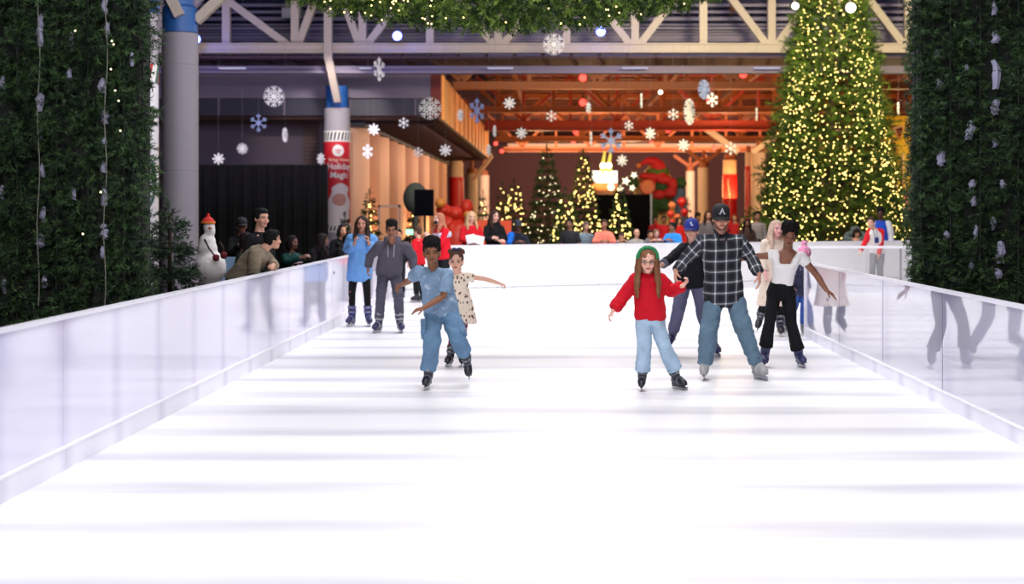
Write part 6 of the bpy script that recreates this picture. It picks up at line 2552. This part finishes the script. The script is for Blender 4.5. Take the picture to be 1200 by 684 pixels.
    onlooker('brown-haired woman in grey top between the two caps', 830, 40, 246.5, 0, 'down', (120, 110, 112), hair='long', hc=(56, 34, 26), skin=(208, 152, 124), vox=.014)
    onlooker('person with dark curls in brown jacket behind the blue cap', 817, 42, 250, 15, 'down', (96, 60, 44), hair='top', hc=(26, 18, 16), skin=BRNSK, vox=.016)
    onlooker('red-coated person beside the red banner column', 861, 46, 250, -15, 'down', (176, 30, 34), hair='bob', hc=(120, 44, 26), skin=TANSK, vox=.016)
    onlooker('dark-haired person in brown top by the low lit bush', 875.5, 38.8, 256, -5, 'down', (70, 50, 44), hair='long', hc=(28, 18, 16), skin=(140, 96, 74), vox=.016)
    onlooker('dark-haired man in grey shirt between bush and big tree', 887, 39.3, 247, 5, 'down', (150, 140, 136), hair='short', hc=(24, 18, 18), skin=(176, 124, 100), vox=.016)
    onlooker('person in olive coat among the crowd by the thin banner column', 869, 48, 253, 20, 'phone', (120, 122, 96), hair='short', hc=(90, 60, 40), skin=TANSK, vox=.018)
    onlooker('person in orange jacket among the crowd below the rear columns', 845, 52, 249, 0, 'down', (206, 110, 60), hair='short', hc=(40, 28, 22), skin=TANSK, vox=.018)

    # by the varsity jacket, beyond the clear screen
    Yk = wallY(1032, .6)
    p = onlooker('person in blue varsity jacket with white sleeves behind the end barrier', 1032, Yk, 243.5, -15, 'down', (34, 78, 190), hair='top', hc=(18, 14, 14), skin=(78, 50, 42), sleeve=0)
    g = G()
    for q in 'lr':
        pp, rr = p.along(p.path(q, ('s', 'e', 'w')), (.088, .078, .06), 1.9)
        g.tube(pp, [r * p.s for r in rr], n=12)
    soft(g, 'white_sleeves', cloth('white_leather', (226, 226, 230), .05), p.o, .014, 2, wrinkle(.006, 24))
    Yl = wallY(1002, .3)
    P = std(1004, Yl + .2, 1.62, 5, 'rail', .75)
    s = float(P.pop('_s')[0])
    P.pop('_f')
    P['head'] = at(1004, 273.5, Yl - .05)
    P['neck'] = at(1003, 268.5, Yl + .12)
    P['sl'], P['sr'] = at(993.5, 275, Yl + .12), at(1012, 275, Yl + .12)
    P['el'], P['er'] = at(990.5, 280, Yl - .12), at(1015, 280, Yl - .12)
    P['wl'], P['wr'] = at(1000, 280, Yl - .26), at(1006, 280.3, Yl - .24)
    p = Person(P, 'dark-haired person in grey green hoodie resting the head on folded arms', s=s, hh=.225, skin=TANSK, fwd=(.1, -1, -.5), up=(0, -.5, 1), seed=77, vox=.012, z0=-.03)
    p.top('hoodie', cloth('grey_green_fleece', (86, 98, 94)), SHIRT, sleeve=1.9, sr=(.08, .072, .056), hood=True)
    p.trousers('trousers', cloth('cloth_30_32_40', (30, 32, 40)))
    p.shoes()
    p.hair('bob', (34, 22, 20))
# ------------------------------------------------------------------ lights, camera, world
def area(name, loc, size, energy, col=(1, 1, 1), rot=(0, 0, 0), spread=None):
    l = bpy.data.lights.new(name, 'AREA')
    l.shape = 'RECTANGLE'
    l.size, l.size_y = size
    l.energy = energy
    l.color = col
    if spread:
        l.spread = spread
    o = bpy.data.objects.new(name, l)
    o.location = Vector(loc)
    o.rotation_euler = rot
    COL.objects.link(o)
    return o


def spot(name, loc, target, energy, col, angle=60, blend=.6, r=.15):
    l = bpy.data.lights.new(name, 'SPOT')
    l.energy, l.color = energy, col
    l.spot_size, l.spot_blend = math.radians(angle), blend
    l.shadow_soft_size = r
    o = bpy.data.objects.new(name, l)
    o.location = Vector(loc)
    d = Vector(target) - Vector(loc)
    o.rotation_euler = d.to_track_quat('-Z', 'Y').to_euler()
    COL.objects.link(o)
    return o


def point(name, loc, energy, col, r=.2):
    l = bpy.data.lights.new(name, 'POINT')
    l.energy, l.color, l.shadow_soft_size = energy, col, r
    o = bpy.data.objects.new(name, l)
    o.location = Vector(loc)
    COL.objects.link(o)
    return o


def lights_camera():
    # work lights hung above the ice
    for i, (y, e) in enumerate(((2, 900), (8, 1000), (14, 1000), (20, 1000), (26, 1000), (31, 900))):
        area('rink_light', (0.3, y, 9.2), (5.0, 1.0), e * LK, (.96, .96, 1.0))
    # added fill light high behind the camera, brightening people and garlands
    area('front_fill', (-3.5, -5, 6.0), (3, 1.5), 1150, (1, .97, .95), (math.radians(66), 0, math.radians(-8)))
    area('rink_light', (9.2, 28, 9), (3, 2), 700 * LK, (1, .97, .95))
    area('far_fill', (0, 22, 8.0), (12, 1), 480, (1, .97, .95), (math.radians(72), 0, 0))  # added unseen light that brightens the far barrier and snowflakes
    # violet wash on the lilac fascia and roof steel
    area('violet_wash', (-8, 43, 3.4), (9, 1), 170, (.88, .8, 1.0), (math.radians(145), 0, 0))
    area('violet_wash', (6, 40, 9.5), (14, .8), 90, (.86, .8, 1.0), (math.radians(75), 0, 0))
    area('truss_wash', (0, 39, 11.5), (22, 1), 330, (1, .88, .78), (math.radians(60), 0, 0))
    area('column_wash', (-6, 26, 8), (2, 2), 60, (.9, .86, 1.0), (math.radians(60), 0, math.radians(25)))
    # orange uplighting in the rear hall
    for x, y, e in ((1, 60, 1), (8, 60, 1), (11.5, 66, .8), (2, 75, 1), (10, 76, 1), (3, 92, 1), (11, 92, 1), (4, 110, .9), (12, 110, .9), (20, 90, .8)):
        area('orange_uplight', (x, y, 2.6), (3, 1.5), 340 * e, (1, .42, .13), (PI, 0, 0))
    for x, y, e in ((2, 70, 500), (9, 80, 1100), (5, 100, 1300), (16, 84, 900), (-1, 86, 700), (11, 108, 1200), (0, 110, 900)):
        point('amber_lamp', (x, y, 4.6), e, (1, .66, .36), .5)
    point('ride_fill', (13.6, 60, 3.5), 420, (1, .8, .4), .4)  # added light brightening the yellow ride, without a fixture
    # warm grazing light on the fluted panels
    for y in (53.6, 66.3, 76):
        area('panel_graze', (-5.7, y, .8), (.3, 2.4), 50, (1, .62, .26), (0, math.radians(115), 0))
    area('panel_fill', (-4.3, 66, 4.4), (1.5, 30), 330, (1, .78, .64), (0, math.radians(58), 0))
    area('back_wall_wash', (6, 108, 3.5), (26, 2), 2600, (1, .66, .56), (math.radians(100), 0, 0))  # added light that lifts the maroon far wall
    spot('banner_spot', (-6.2, 44, 6.6), (-7.1, 48.5, 5.0), 900, (1, .92, .82), 40)
    area('crowd_wash', (2, 36, 7.5), (12, 1.5), 420, (1, .86, .74), (math.radians(-20), 0, 0))
    # added warm fill lights in front of the big tree, brightening its foliage
    for x, e in ((5.2, 430), (10.6, 430)):
        area('tree_fill', (x, 34.5, 7.6), (1.2, .6), e, (1, .84, .46), (math.radians(84), 0, (5.2 - x) * .03 - (7.9 - x) * .05), spread=1.7)
    area('tree_wash', (2, 49.6, 6.0), (10, 1), 420, (1, .88, .66), (math.radians(62), 0, 0))  # added front light that brightens the small trees' foliage
    for px, e in ((465.5, 50), (704, 50), (229.5, 50)):
        point('blue_lamp', at(px, 41, 45.4), e, (.12, .16, 1), .12)

    w = bpy.data.worlds.new('hall_air')
    SC.world = w
    w.use_nodes = True
    b = w.node_tree.nodes['Background']
    b.inputs[0].default_value = (.30, .26, .42, 1)
    b.inputs[1].default_value = .12

    cam = bpy.data.cameras.new('camera')
    co = bpy.data.objects.new('camera', cam)
    COL.objects.link(co)
    co.location = (0, 0, CZ)
    co.rotation_euler = (PI / 2, 0, 0)
    cam.sensor_width = 36
    cam.lens = 36 * F / 1200
    cam.shift_x = (600 - CX) / 1200
    cam.shift_y = -(342 - CY) / 1200
    cam.clip_end = 300
    cam.dof.use_dof = True
    cam.dof.focus_distance = 15.3
    cam.dof.aperture_fstop = 1.7
    SC.camera = co
    v = SC.view_settings
    v.view_transform = 'Standard'
    v.look = 'None'
    v.gamma = 1
    v.use_curve_mapping = False
    v.exposure = EXPO
    SC.cycles.sample_clamp_indirect = 4
    SC.cycles.max_bounces = 8


LK, EXPO = .47, 0.0
setting()
barriers()
garlands()
trees()
snowflakes()
lamps()
props()
skaters()
crowd()
finish_soft()
lights_camera()
